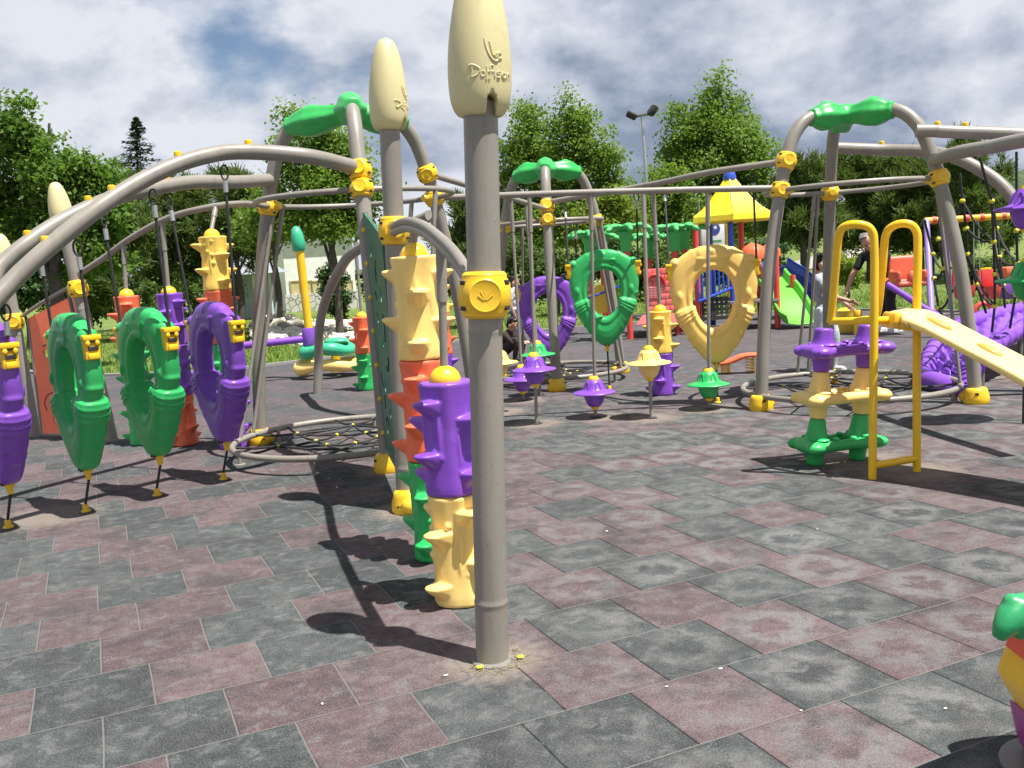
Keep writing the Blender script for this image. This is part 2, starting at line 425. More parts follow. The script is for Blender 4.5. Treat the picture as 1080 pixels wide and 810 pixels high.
# the bars leaving the right-hand tower
pr1 = TR.leg(1, 2.28)[0]; pr2 = TR.leg(1, 2.16)[0]; pr3 = TR.leg(2, 2.33)[0]
gRB = 'heavy beams running right from the right-hand tower'
tG, beamG = beam('heavy_beam', [at(881, 156, 9.72), at(930, 158, 9.7), at(980, 160, 9.4), at(1012, 168, 9.1), at(1050, 190, 8.9), at(1075, 218, 8.75), at(1105, 262, 8.6), at(1135, 330, 8.45), at(1150, 380, 8.3) * 1], .058, 'heavy beam arching down behind the purple hat, far end lowest of the three', 'beam', gRB, (.13, .4))
tH, beamH = beam('heavy_beam', [at(966, 138, 8.36), at(985, 138, 8.33), at(1000, 139, 8.3), at(1080, 142, 8.2), at(1160, 150, 8.1), at(1240, 190, 8.0)], .055, 'straight heavy beam with tiny yellow bolts leaving the right-hand tower near the top', 'beam', gRB, (.3, .47))
tI, beamI = beam('heavy_beam', [pr2, at(1010, 161, 7.9), at(1045, 155, 7.5), at(1080, 148, 7.1), at(1160, 136, 6.3), at(1230, 150, 5.7)], .056, 'heavy beam coming forward to the right from the tower, rising towards the frame edge', 'beam', gRB)
# the lone arched pipe rising from the rubber floor
q = gnd(335, 415)
beam('arched_pipe', [q, at(336, 380, q.y), at(337, 345, q.y - .15), at(344, 315, q.y - .5), at(358, 285, q.y - 1.1), at(378, 263, q.y - 1.9), TL.leg(2, 2.0)[0] + V((-.1, .3, 0))], .057,
     'single grey pipe bending out of the floor between the tower and the spinner', 'arched pipe', None)

# ------------------------------------------------------------------ posts with cream caps
CAPP = [(.6, 0), (.70, .006), (.80, .03), (.89, .07), (.95, .12), (.99, .21), (1.0, .32), (.97, .44), (.915, .55), (.83, .67), (.715, .79), (.59, .88), (.47, .94), (.35, .975), (.2, .997), (.05, 1.004)]
def cap_r(h):
    for (r0, h0), (r1, h1) in zip(CAPP, CAPP[1:]):
        if h0 <= h <= h1: return r0 + (r1 - r0) * (h - h0) / (h1 - h0)
    return 0
def arc(cx, cy, rx, ry, a0, a1, n=9): return [(cx + rx * math.cos(R(a0 + (a1 - a0) * k / n)), cy + ry * math.sin(R(a0 + (a1 - a0) * k / n))) for k in range(n + 1)]
LETTERS = [   # hand-drawn raised lettering: Dolfisan
    [(.0, .62), (.1, .70), (.32, .68), (.62, .52), (.66, .34), (.5, .12), (.26, .04)], [(.2, .62), (.22, .3), (.16, .04), (.3, .02)],
    arc(.86, .18, .13, .15, 90, 450, 12),
    [(1.1, .62), (1.1, .2), (1.06, -.16)],
    [(1.52, .62), (1.4, .68), (1.32, .55), (1.32, .1), (1.24, -.14)], [(1.16, .30), (1.5, .32)],
    [(1.6, .34), (1.61, .04)],
    [(2.02, .32), (1.86, .36), (1.8, .26), (1.94, .18), (1.98, .08), (1.86, .0), (1.76, .05)],
    arc(2.3, .18, .13, .15, 60, 360, 10) + [(2.44, .3), (2.45, .02)],
    [(2.62, .32), (2.63, .02)], [(2.63, .2), (2.74, .33), (2.86, .3), (2.9, .16), (2.91, .02)],
]
EMBLEM = [[(1.0, 2.2), (1.08, 1.75), (1.25, 1.3), (1.5, .98)], [(1.32, 2.05), (1.42, 1.6), (1.5, 1.3), (1.62, 1.28), (1.72, 1.12)],
          arc(1.98, 1.28, .17, .16, 30, 360, 10), [(1.5, .98), (1.7, .92), (1.86, 1.05)], [(1.72, 1.35), (1.86, 1.46)]]
def cap_mesh(parent, p, ax, R_, H_, face, scale=1):
    ax = V(ax).normalized(); f = V(face); f = (f - ax * f.dot(ax)).normalized(); sd = ax.cross(f)
    o = MB().lathe([(r * R_, h * H_) for r, h in CAPP], p, ax, 40, lambda a, h: 1 + .012 * math.cos(4 * a)).build('cap', CREAM, parent, 60)
    sub = o.modifiers.new('s', 'SUBSURF'); sub.levels = sub.render_levels = 1
    bake(o)
    # arched opening at the foot of the cap
    cut = MB().prism([(-.019, -.04), (.019, -.04)] + [(.019 * math.cos(PI * q / 10), .048 + .021 * math.sin(PI * q / 10)) for q in range(11)], p + f * (.01 + R_ * .65) + sd * .022, sd, ax, R_ * 1.3)
    c = cut.build('cut', DARK); bl = o.modifiers.new('b', 'BOOLEAN'); bl.object = c; bl.operation = 'DIFFERENCE'; bl.solver = 'EXACT'
    bake(o); bpy.data.objects.remove(c)
    k = .058 * scale
    mb = MB()
    def put(st, rad):
        pts = []
        sp = smooth_path([V((x, y, 0)) for x, y in st], 4)
        for q in sp:
            u = (q.x - 1.05) * k; h = .225 + q.y * k / .53
            r = cap_r(h) * R_; a = u / R_
            pts.append(V(p) + ax * (h * H_) + (f * math.cos(a) + sd * math.sin(a)) * (r - .0008))
        mb.tube(pts, rad, 6)
    for st in LETTERS: put(st, .0036)
    for st in EMBLEM: put(st, .0042)
    e = mb.build('raised_lettering', CREAM, o)
    return o
def post(base, top, cap_h, cap_R, label, clamps, r=.0615, face=(0, -1, 0), seat=True, name='capped_post'):
    base, top = V(base), V(top); ax = (top - base).normalized()
    t = thing(name, base, label, 'post', 'grey posts with cream bullet caps')
    L = (top - base).length
    MB().lathe([(r + .006, -.01), (r + .020, 0), (r + .019, .006), (r + .012, .011), (r + .004, .013)], base, (0, 0, 1), 26, lambda a, h: 1 + .06 * math.sin(5 * a) + .05 * math.sin(11 * a + 1)).build('mortar_ring', paint('mortar', (.20, .185, .165), .95), t)
    MB().lathe([(r + .0008, -.02), (r + .0008, L * .105), (r + .0008, L * .113), (r + .003, L * .116), (r + .003, L * .119), (r, L * .123), (r, L * .13), (r, L * .61), (r, L * .62), (r + .0012, L * .622), (r + .0012, L * .628), (r, L * .63), (r, L * .64), (r, L + .05)], base, ax, 32).build('pipe', STEEL, t)
    for z, fc in clamps:
        clamp_mb(MB(), base + ax * z, ax, r, .17, fc).build('clamp', [YEL, DARK], t)
    cap_mesh(t, top, ax, cap_R, cap_h, face)
    return t
bA, bB = V((-.145, 3.43, 0)), V((-.715, 5.79, 0))
tpA, tpB = at(507, 124, 3.43), at(411, 138, 5.79)
post(bA, tpA, .53, .113, 'nearest tall grey post, in the centre, big cream cap with raised lettering in full view', [(1.395, (.05, -1, 0))], face=(.22, -1, 0))
tb = post(bB, tpB, .535, .116, 'second tall grey post beside the green board, its cap lettering turned half away', [(1.745, (.15, -1, 0))], face=(1.1, -.75, 0))
base_cover('base_cover', bB + V((.02, -.02, 0)), tb, (.2, -1, 0))
PLb, PRb = gnd(37, 460), gnd(118, 465)
post(PRb, at(68, 240, 9.32) + V((0, 0, 0)), .44, .11, 'leaning grey post with a cream cap at the right edge of the orange climbing board', [(1.54, (.6, -.8, 0))], face=(-.4, 1, 0))
post(PLb, at(6, 287, 9.98), .40, .115, 'upright grey post with a cream cap at the left edge of the orange climbing board', [(1.24, (.3, -1, 0))], face=(-.4, 1, 0))
# oval double handrail between the two near posts
hr = [at(413, 243, 5.72), at(421, 239, 5.35), at(431, 237, 4.95), at(447, 242, 4.5), at(463, 254, 4.14), at(479, 270, 3.84), at(492, 289, 3.62), at(502, 309, 3.47)]
HR = smooth_path(hr, 10)
t = thing('handrail', hr[0], 'curved double grey handrail joining the two near cream-capped posts', 'handrail')
mb = MB()
for dz in (-.019, .019): mb.tube([p + V((0, 0, dz)) for p in HR], .022, 14)
mb.build('rail', STEEL, t)
bpt = at(418, 243, 5.6)
MB().lathe([(.05, 0), (.05, .05), (.035, .07)], bB.lerp(tpB, .742) + V((.02, -.08, 0)), (.2, -1, 0), 18).build('end_socket', YEL, t)

# ------------------------------------------------------------------ climbing boards
def board(base0, base1, top1, top0, label, mat, holes, seed, knob, cat='climbing board'):
    """perforated board between two posts; corners run base0 base1 top1 top0"""
    c = [V(q) for q in (base0, base1, top1, top0)]
    t = thing('climbing_board', (c[0] + c[1]) / 2 * 1, label, cat)
    ux = c[1] - c[0]; W = ux.length; ux = ux.normalized(); uz = ((c[3] - c[0]) - ux * (c[3] - c[0]).dot(ux)).normalized()
    poly = [((q - c[0]).dot(ux), (q - c[0]).dot(uz)) for q in c]
    mb = MB().prism(poly, c[0], ux, uz, .022); o = mb.build('panel', mat, t, 20)
    rr = random.Random(seed); cut = MB(); nn = ux.cross(uz).normalized()
    H_ = min(poly[2][1], poly[3][1])
    for k in range(holes):
        f = (k + .5) / holes; y = .12 + (max(poly[2][1], poly[3][1]) - .34) * f; x0 = poly[3][0] * y / poly[3][1]; x1 = poly[1][0] + (poly[2][0] - poly[1][0]) * y / poly[2][1]; x = x0 + (x1 - x0) * (.22 + .56 * ((k * .62 + .1) % 1))
        s = rr.uniform(.62, .85)
        cut.tube([c[0] + ux * x + uz * y + nn * q for q in (-.05, .05)], .062 * s, 14)
    cu = cut.build('cut', mat)
    # squash each hole's outline so that it is oval
    b = o.modifiers.new('b', 'BOOLEAN'); b.object = cu; b.solver = 'EXACT'; b.use_self = True; bake(o)
    for p_ in o.data.polygons: p_.use_smooth = False
    bpy.data.objects.remove(cu)
    sw = MB()
    for k in range(7):       # raised swirls and scratches cut in the board
        y = .12 + (H_ - .25) * (k + .5) / 7; x0 = poly[3][0] * y / poly[3][1]; x1 = poly[1][0] + (poly[2][0] - poly[1][0]) * y / poly[2][1]; x = x0 + (x1 - x0) * rr.uniform(.25, .75); s = rr.uniform(.06, .14)
        for sd_ in (-1, 1):
            sw.tube([c[0] + ux * (x + s * math.cos(a)) + uz * (y + s * .8 * math.sin(a)) + nn * sd_ * .011 for a in [R(20 + 130 * i / 8 + k * 70) for i in range(9)]], .006, 6)
    merge(o, sw.build('swirl_groove', DARK, t))
    fr = MB()
    fr.tube([c[0], c[3]], .021, 10); fr.tube([c[1], c[2]], .021, 10); fr.tube([c[0], c[1]], .018, 10)
    fr.build('frame', STEELD, t)
    for k in range(knob):
        for e0, e1 in ((c[0], c[3]), (c[1], c[2])):
            q = e0.lerp(e1, (k + .5) / knob)
            MB().ball(q + nn * .02 * (1 if nn.y < 0 else -1), .02, 10, 6).build('bolt_knob', YEL, t)
    return t, c
TEAL = plastic('dark_green_board', (.012, .15, .085), .4)
l2a = TL.leg(1, .18)[0]; l2b = TL.leg(1, 2.0)[0]
d = (bB - V((l2a.x, l2a.y, 0))).normalized()
board(l2a + d * .1, bB + V((0, 0, .2)) - d * .1, bB.lerp(tpB, .70) - d * .1 + V((0, 0, .08)), l2b + d * .1 - V((0, 0, .05)), 'dark green perforated climbing board between the second capped post and the tower leg', TEAL, 9, 4, 7)
t_top = [at(82, 299, 9.35), at(62, 309, 9.5), at(40, 322, 9.75), at(24, 333, 9.95)]
board(gnd(46, 463) + V((0, 0, .05)), gnd(109, 466) + V((0, 0, .05)), at(72, 308, 9.4), at(30, 336, 9.9), 'orange perforated climbing board leaning between two posts at the far left', ORA, 13, 11, 0)
t = thing('handrail', t_top[0], 'thin grey handrail curving along the top of the orange climbing board', 'handrail')
MB().tube(smooth_path(t_top, 8), .019, 12).build('rail', STEEL, t)
# ------------------------------------------------------------------ prototypes (meshes shared by coloured copies)
def obj(name, me, parent, mat=None, loc=(0, 0, 0), rz=0):
    o = bpy.data.objects.new(name, me); col.objects.link(o); o.parent = parent
    o.location = loc; o.rotation_euler = (0, 0, rz)
    if mat:
        o.material_slots[0].link = 'OBJECT'; o.material_slots[0].material = mat
    return o
def sstep(a, b, x): t = max(0, min(1, (x - a) / (b - a))); return t * t * (3 - 2 * t)
def proto(o):
    me = o.data; bpy.data.objects.remove(o); return me
def make_ring():
    half = [(0, .0), (.065, .012), (.14, .095), (.24, .25), (.335, .45), (.385, .64), (.378, .80), (.335, .91), (.235, .99), (.11, 1.03), (0, 1.04)]
    outl = [V((x, 0, z)) for x, z in half] + [V((-x, 0, z)) for x, z in half[-2:0:-1]]
    outl = smooth_path(outl, 10, True)
    C = V((0, 0, .56)); n = 168; m = 28; vs = []; fs = []
    def outer(a):
        d = V((math.sin(a), 0, -math.cos(a))); best = 0
        for p, q in zip(outl, outl[1:] + outl[:1]):
            e = q - p; dx, dz = p.x - C.x, p.z - C.z
            den = d.x * e.z - d.z * e.x
            if abs(den) < 1e-9: continue
            tt = (dx * e.z - dz * e.x) / den; u = (dx * d.z - dz * d.x) / den
            if tt > 0 and -1e-6 <= u <= 1 + 1e-6: best = max(best, tt)
        return best
    for i in range(n):
        a = 2 * PI * i / n; d = V((math.sin(a), 0, -math.cos(a)))
        ro = outer(a); ri = 1 / math.sqrt((d.x / .188) ** 2 + (d.z / .275) ** 2)
        z = C.z + d.z * (ro + ri) / 2
        # thickness along the loop: a thick collar low down, saddle at the top, ribs
        am = abs((a + PI) % (2 * PI) - PI)             # 0 at the bottom, pi at the top
        th = .074
        low = sstep(1.33, 1.27, am)
        th += .036 * low - .012 * sstep(1.0, .3, am) * low
        rib = sum(math.exp(-((am - q) / .028) ** 2) for q in (1.17, 1.05, .93))
        th += .013 * rib * low
        top = sstep(.33, .27, PI - am); th += .012 * top
        bump = sum(math.exp(-((am - q) / .05) ** 2) for q in (1.55, 2.75))
        mid = (ro + ri) / 2; hw = (ro - ri) / 2
        hw2 = hw + .022 * low + .010 * top
        scal = .012 * rib * low + .012 * bump + (.012 * math.exp(-((am - .62) / .05) ** 2)) + .012 * math.exp(-((am - .44) / .05) ** 2)
        for k in range(m):
            ph = 2 * PI * k / m; cc, ss = math.cos(ph), math.sin(ph)
            e = .62
            x = math.copysign(abs(cc) ** e, cc); y = math.copysign(abs(ss) ** e, ss)
            rad = mid + hw2 * x + (scal if x > .3 else 0)
            taper = 1 - .22 * (.5 + .5 * x) + .05
            # narrow groove following the hole on both faces
            gro = .012 * math.exp(-((x + .38) / .16) ** 2) * (abs(ss) ** 2)
            p = C + d * rad; p.y = y * (th * taper - gro)
            vs.append(p)
    for i in range(n):
        for k in range(m):
            fs.append((i * m + k, i * m + (k + 1) % m, ((i + 1) % n) * m + (k + 1) % m, ((i + 1) % n) * m + k))
    mb = MB().add(vs, fs)
    for s in (-1, 1):                                   # lugs and knuckles moulded onto the body
        for yy in (-1, 1):
            mb.ball((.30 * s, .045 * yy, .60), (.034, .042, .062)); mb.ball((.10 * s, .066 * yy, .93), (.045, .02, .022))
        mb.ball((.33 * s, 0, .90), (.05, .066, .05))
    mb.box((.0, 0, .985), (.05, .165, .05), None, .012)
    o = mb.build('ring_body', GRN, None); remesh(o, .0078, 1, .4); bake(o)
    return proto(o)
RING = make_ring()
def make_clip():
    mb = MB(); mb.box((0, 0, 0), (.052, .085, .115), None, .01); mb.box((.012, 0, .045), (.055, .1, .026), None, .008)
    mb.box((.016, 0, -.04), (.04, .06, .03), None, .008)
    for s in (-1, 1): mb.ball((.03, .026 * s, .02), (.012, .014, .016), 10, 6)
    mb.box((.028, 0, -.005), (.012, .05, .02), None, .002, mi=1); mb.box((.03, 0, .027), (.008, .05, .01), None, .002, mi=1)
    return proto(mb.build('clip', [YEL, DARK]))
CLIP = make_clip()
def make_foot():
    mb = MB(); mb.lathe([(.034, 0), (.032, .012), (.021, .018), (.020, .045), (.016, .055), (.010, .058)], (0, 0, 0), (0, 0, 1), 16)
    mb.lathe([(.05, 0), (.049, .004), (.02, .005)], (0, 0, 0), seg=18, mi=1)
    return proto(mb.build('floor_clip', [YEL, DARK]))
FOOT = make_foot()
def make_bclip():
    mb = MB(); mb.lathe([(.012, -.085), (.018, -.08), (.021, -.045), (.036, -.02), (.04, .012), (.03, .035)], (0, 0, 0), (0, 0, 1), 16); mb.box((0, 0, -.02), (.062, .04, .034), None, .007)
    for s in (-1, 1): mb.box((.02 * s, -.045, -.012), (.016, .02, .016), None, .002, mi=1)
    return proto(mb.build('lower_clip', [YEL, DARK]))
BCLIP = make_bclip()
gR = 'oval plastic rings hung on ropes'
def hang_ring(foot, rz, mat, label, tops, h=.19, scale=1.0, sway=(0, 0)):
    foot = V(foot); rp = V((foot.x + sway[0], foot.y + sway[1], 0))
    t = thing('hanging_ring', (foot.x, foot.y, 0), label, 'hanging ring', gR)
    rz += rnd.uniform(-.06, .06)
    o = obj('ring_body', RING, t, mat, (sway[0], sway[1], h + .02), rz); o.scale = (scale, scale, scale)
    b = obj('lower_clip', BCLIP, t, None, (sway[0], sway[1], h + .015), rz)
    f = obj('floor_clip', FOOT, t, None, (0, 0, 0))
    MB().tube([foot + V((0, 0, .05)), rp + V((0, 0, h - .07))], .0095, 8).build('lower_rope', ROPE, t)
    for s, top in zip((-1, 1), tops):
        loc = V((math.cos(rz) * .375 * s * scale + sway[0], math.sin(rz) * .375 * s * scale + sway[1], h + .02 + .825 * scale))
        obj('clip', CLIP, t, None, loc, rz + (PI if s < 0 else 0)).scale = (1.2, 1.15, 1.4)
        a = V((foot.x, foot.y, 0)) + loc + V((math.cos(rz), math.sin(rz), 0)) * s * .012 + V((0, 0, .05))
        d = (top - a); e = top - d.normalized() * .16
        rope = MB().tube([a, a.lerp(e, .5), e], .0105, 8).build('rope', ROPE, t)
        sl = MB(); sl.tube([e - d.normalized() * .05, e + d.normalized() * .03], .017, 10)
        sl.build('ferrule', GALV, rope)
        sh = MB(); u = d.normalized(); w = V((0, 0, 1)).cross(u); w = w.normalized() if w.length > .01 else V((1, 0, 0))
        cpts = [e + u * (.085 + .05 * math.cos(2 * PI * k / 16)) + w * .026 * math.sin(2 * PI * k / 16) for k in range(16)]
        sh.tube(cpts, .0065, 6, True); sh.build('shackle', DARK, rope)
    return t
RZ = math.atan2(-.717, .697)
def on(beam, p): q = nearest(beam, p); return q - V((0, 0, .06))
for (px, py, mat, lab, dx) in ((9, 557, PUR, 'purple hanging ring cut by the left edge of the photo', 0), (91, 540, GRN, 'green hanging ring next to the cut-off purple one, in front of the orange board', 0),
                           (166, 523, GRN, 'green hanging ring between the other green ring and a purple ring', 0), (236, 506, PUR, 'purple hanging ring nearest the tower, beside its left leg', 0)):
    g_ = gnd(px, py)
    e = V((math.cos(RZ), math.sin(RZ), 0)) * .385
    hang_ring(g_, RZ, mat, lab, (on(beamB, g_ - e), on(beamA, g_ + e)), h=.30, scale=1.0, sway=(.055, -.02))
def on_xy(pts, q): return nearest(pts, q) - V((0, 0, .03))
for (px, py, mat, lab, h) in ((643, 412, GRN, 'green hanging ring in the middle distance, seen face-on', .52), (757, 425, plastic('ring_yellow', (.86, .56, .135), .37), 'pale yellow hanging ring seen face-on below the yellow canopy', .40)):
    g_ = gnd(px, py); dirv = (barF[8] - barF[-8]).normalized(); rz = math.atan2(dirv.y, dirv.x) * .16
    e = V((math.cos(rz), math.sin(rz), 0)) * .385; sc_ = 1.0 if mat is GRN else 1.08
    bs = lambda q: min(barF, key=lambda p: abs(p.x / p.y - q.x / q.y)) - V((0, 0, .03))
    hang_ring(g_, rz, mat, lab, (bs(g_ - e * sc_), bs(g_ + e * sc_)), h=h, scale=sc_)
g_ = at(582, 388, 11.4); g_.z = 0
rr_ = V((TM.c.x, TM.c.y, 1.96))
hang_ring(g_, .05, PUR, 'purple hanging ring seen face-on behind the hats, below the middle tower', (V((g_.x - .36, 11.3, 1.95)), V((g_.x + .38, 11.3, 1.95))), h=.33, scale=.93)

# ------------------------------------------------------------------ spiky columns
def make_segment(seed, h=.5):
    rr = random.Random(seed); mb = MB()
    prof = [(.118, 0), (.122, .008), (.122, .04), (.116, .1), (.109, .22), (.107, .3), (.112, .4), (.118, .46), (.122, .492), (.118, .5)]
    mb.lathe([(r, z * h / .5) for r, z in prof], (0, 0, 0), (0, 0, 1), 48, lambda a, z: 1 + .022 * math.cos(5 * a + seed) + .012 * math.cos(9 * a + 4 * z))
    def hold(a, z):
        u = V((math.cos(a), math.sin(a), 0)); w = V((-u.y, u.x, 0)); n = 12; vs = []; fs = []; sl = 9
        for i in range(sl):
            f = i / (sl - 1); x = .075 + .122 * f
            en = math.sqrt(max(0, 1 - max(0, (f - .72) / .29) ** 2)); ww = .066 * (1 - f * .42) * en; hh = (.10 * (1 - f) ** 1.2 + .014) * en; tp = .011 * en
            for k in range(n):
                q = 2 * PI * k / n; c_, s_ = math.cos(q), math.sin(q)
                vs.append(u * x + w * (ww * c_) + V((0, 0, z + (tp * s_ if s_ > 0 else hh * s_))))
        for i in range(sl - 1):
            for k in range(n): fs.append((i * n + k, i * n + (k + 1) % n, (i + 1) * n + (k + 1) % n, (i + 1) * n + k))
        fs.append(tuple(range(n - 1, -1, -1))); fs.append(tuple((sl - 1) * n + k for k in range(n)))
        mb.add(vs, fs)
    for k, (a, z) in enumerate(((265, .86), (265, .40), (180, .68), (180, .20), (0, .66), (0, .18), (85, .84), (85, .38))):
        hold(R(a + seed * 31 + (k * 17 % 23) - 11), z * h)
    for k in range(12):
        a = rr.uniform(0, 2 * PI); z = rr.uniform(.08, .92) * h
        mb.ball((math.cos(a) * .108, math.sin(a) * .108, z), (.015, .015, .017), 10, 6)
    for k in range(8):
        a = 2 * PI * k / 7 + seed + rr.uniform(-.2, .2); z = rr.uniform(.35, .65) * h
        mb.ball((math.cos(a) * .108, math.sin(a) * .108, z), (.011, .011, .12), 10, 10)
    o = mb.build('segment', BUF, None); remesh(o, .0062, 2, .45); bake(o); return proto(o)
SEG = [make_segment(k) for k in (0, 1, 2)]
DOME = proto(MB().lathe([(.068, 0), (.07, .012), (.062, .035), (.045, .055), (.02, .068), (.002, .07)], (0, 0, 0), (0, 0, 1), 24).build('dome_cap', YEL))
gS = 'spiky climbing columns of stacked plastic sections'
def spiky(base, mats, label, hang=None, h=.5, rz=0, rot=(0, 0), scale=1.0):
    base = V(base); t = thing('spiky_column', base, label, 'spiky column', gS, 0)
    z = .004
    for k, m in enumerate(mats):
        o = obj('segment', SEG[(k + int(rz * 3)) % 3], t, m, (rot[0] * z, rot[1] * z, z), rz + k * 1.1); o.scale = (scale, scale, h / .5)
        z += h + .003
    obj('dome_cap', DOME, t, None, (rot[0] * z, rot[1] * z, z - .004))
    if hang is not None:
        a = base + V((rot[0] * z, rot[1] * z, z + .05)); mid = a.lerp(hang, .55)
        MB().tube([a, mid, mid + (hang - a) * .004, hang], [.0185, .0185, .024, .024], 12).build('hanger_pole', STEEL, t)
    return t
c1 = gnd(487, 633); c2 = gnd(462, 587)
def over(pts, b): return nearest(pts, b)
spiky(c1, [BUF, PUR], 'short spiky column right behind the centre post, purple section over yellow', over(HR, c1) - V((0, 0, .02)), .50, .35)
spiky(c2, [GRN, ORA, BUF], 'tall spiky column second from the centre post, yellow over red over green', over(HR, c2) - V((0, 0, .02)), .52, 1.3)
for (px, py, mats, lab, rz) in ((152, 468, [GRN, GRN, ORA], 'spiky column with an orange top section, beside the leaning capped post', .2), (196, 469, [ORA, PUR, PUR], 'spiky column with a purple top and an orange foot, between the two green-ringed gaps', 1.0),
                                (247, 472, [PUR, GRN, ORA, AMB], 'tallest rear spiky column, yellow on top, beside the left tower leg', 2.2)):
    b = gnd(px, py); spiky(b, mats, lab, over(barC, b), .475 if len(mats) == 3 else .475, rz)
b = gnd(700, 416); spiky(b, [PUR, AMB], 'spiky column of yellow over purple between the green and pale yellow hanging rings', over(barF, b) - V((0, 0, .03)), .445, 1.8)
b = gnd(470, 416); spiky(b, [PUR, ORA, AMB], 'distant spiky column half hidden behind the near yellow, red and green one', V((b.x, b.y, 2.1)), .48, .9)
b = gnd(388, 411); spiky(b, [GRN, ORA], 'distant spiky column of red over green beyond the tower net, left of the green board', V((b.x, b.y, 1.9)), .47, 2.6)

# ------------------------------------------------------------------ hats on poles
def make_hat():
    prof = [(.038, .03), (.055, .034), (.075, .06), (.09, .1), (.104, .142), (.15, .150), (.198, .156), (.203, .164), (.196, .172), (.14, .182), (.112, .192), (.1, .205), (.084, .25), (.066, .285), (.045, .29)]
    mb = MB().lathe(prof, (0, 0, 0), (0, 0, 1), 60, lambda a, z: 1 + (.016 * abs(math.cos(5 * a)) if z < .13 else (.010 * math.cos(10 * a) if z > .19 else 0)))
    for k in range(5):
        a = 2 * PI * k / 5
        arcp = [V((math.cos(a + q * .26) * rr_, math.sin(a + q * .26) * rr_, z)) for q, rr_, z in ((-1, .106, .198), (-.9, .096, .225), (-.5, .083, .258), (0, .079, .268), (.5, .083, .258), (.9, .096, .225), (1, .106, .198))]
        mb.tube(smooth_path(arcp, 4), .0045, 6)
    return proto(mb.build('hat_body', PUR, None, 50))
HAT = make_hat()
HCAP = proto(MB().lathe([(.052, 0), (.053, .012), (.043, .03), (.03, .042), (.02, .045)], (0, 0, 0), (0, 0, 1), 20).build('top_cap', YEL))
HNUT = proto(MB().lathe([(.022, 0), (.034, .004), (.042, .032), (.036, .036)], (0, 0, 0), (0, 0, 1), 18).build('lower_nut', YEL))
gH = 'plastic hats threaded on thin poles'
def hat(base, z, mat, label, top, lean=None):
    base = V(base); t = thing('hat_step', base, label, 'hat step', gH)
    top = V(top); ax = (top - base)
    def on_(zz): return base + ax * (zz / ax.z) - base
    q = base.lerp(top, .84)
    MB().tube([base, q, q.lerp(top, .01), top], [.0165, .0165, .022, .022], 12).build('pole', STEEL, t)
    obj('hat_body', HAT, t, mat, on_(z)); obj('top_cap', HCAP, t, None, on_(z) + V((0, 0, .282))); obj('lower_nut', HNUT, t, None, on_(z))
    MB().lathe([(.055, 0), (.055, .006), (.018, .01)], base).build('floor_plate', DARK, t)
    return t
for (px, py, z, mat, lab) in ((566, 447, .345, PUR, 'purple hat step raised high on the front row, nearest the middle tower'), (628, 440, .075, PUR, 'purple hat step sitting low just above the floor, below the green ring'),
                              (687, 441, .345, BUF, 'yellow hat step on the front row, in front of the purple and yellow spiky column'), (748, 431, .075, GRN, 'green hat step low over the floor under the pale yellow ring')):
    b = gnd(px, py); tp = over(barD, b + V((.03, 0, 0))) - V((0, 0, .01)); hat(b, z, mat, lab, tp)
for (px, py, z, mat, lab) in ((531, 434, .34, BUF, 'yellow hat step of the rear row, right beside the centre post'), (552, 422, .07, PUR, 'purple hat step low in the rear row, partly behind the raised purple one'), (570, 417, .30, GRN, 'green hat step of the rear row, farthest from the camera')):
    b = gnd(px, py); hat(b, z, mat, lab, over(barE, b) - V((0, 0, .01)))
hp = at(1080, 226, 7.3)
def rope_hat(px, py, Y, mat, label, top):
    p = at(px, py, Y); t = thing('hat_step', p, label, 'hat step', gH)
    obj('hat_body', HAT, t, mat).scale = (1.15, 1.15, 1.15); obj('top_cap', HCAP, t, None, (0, 0, .322)); obj('lower_nut', HNUT, t, None, (0, 0, -.0))
    MB().tube([p + V((0, 0, .35)), top], .012, 8).build('rope', ROPE, t)
    MB().tube([p + V((0, 0, .01)), V((p.x - .02, p.y, .0))], .012, 8).build('lower_rope', ROPE, t)
rope_hat(1083, 246, 7.2, PUR, 'purple hat hanging high at the right edge under the heavy beam', at(1086, 148, 7.1))
rope_hat(1084, 321, 7.3, GRN, 'green hat hanging at the right edge below the purple one', at(1098, 150, 7.0))
# loose sandy rings where poles enter the floor are made in the floor material

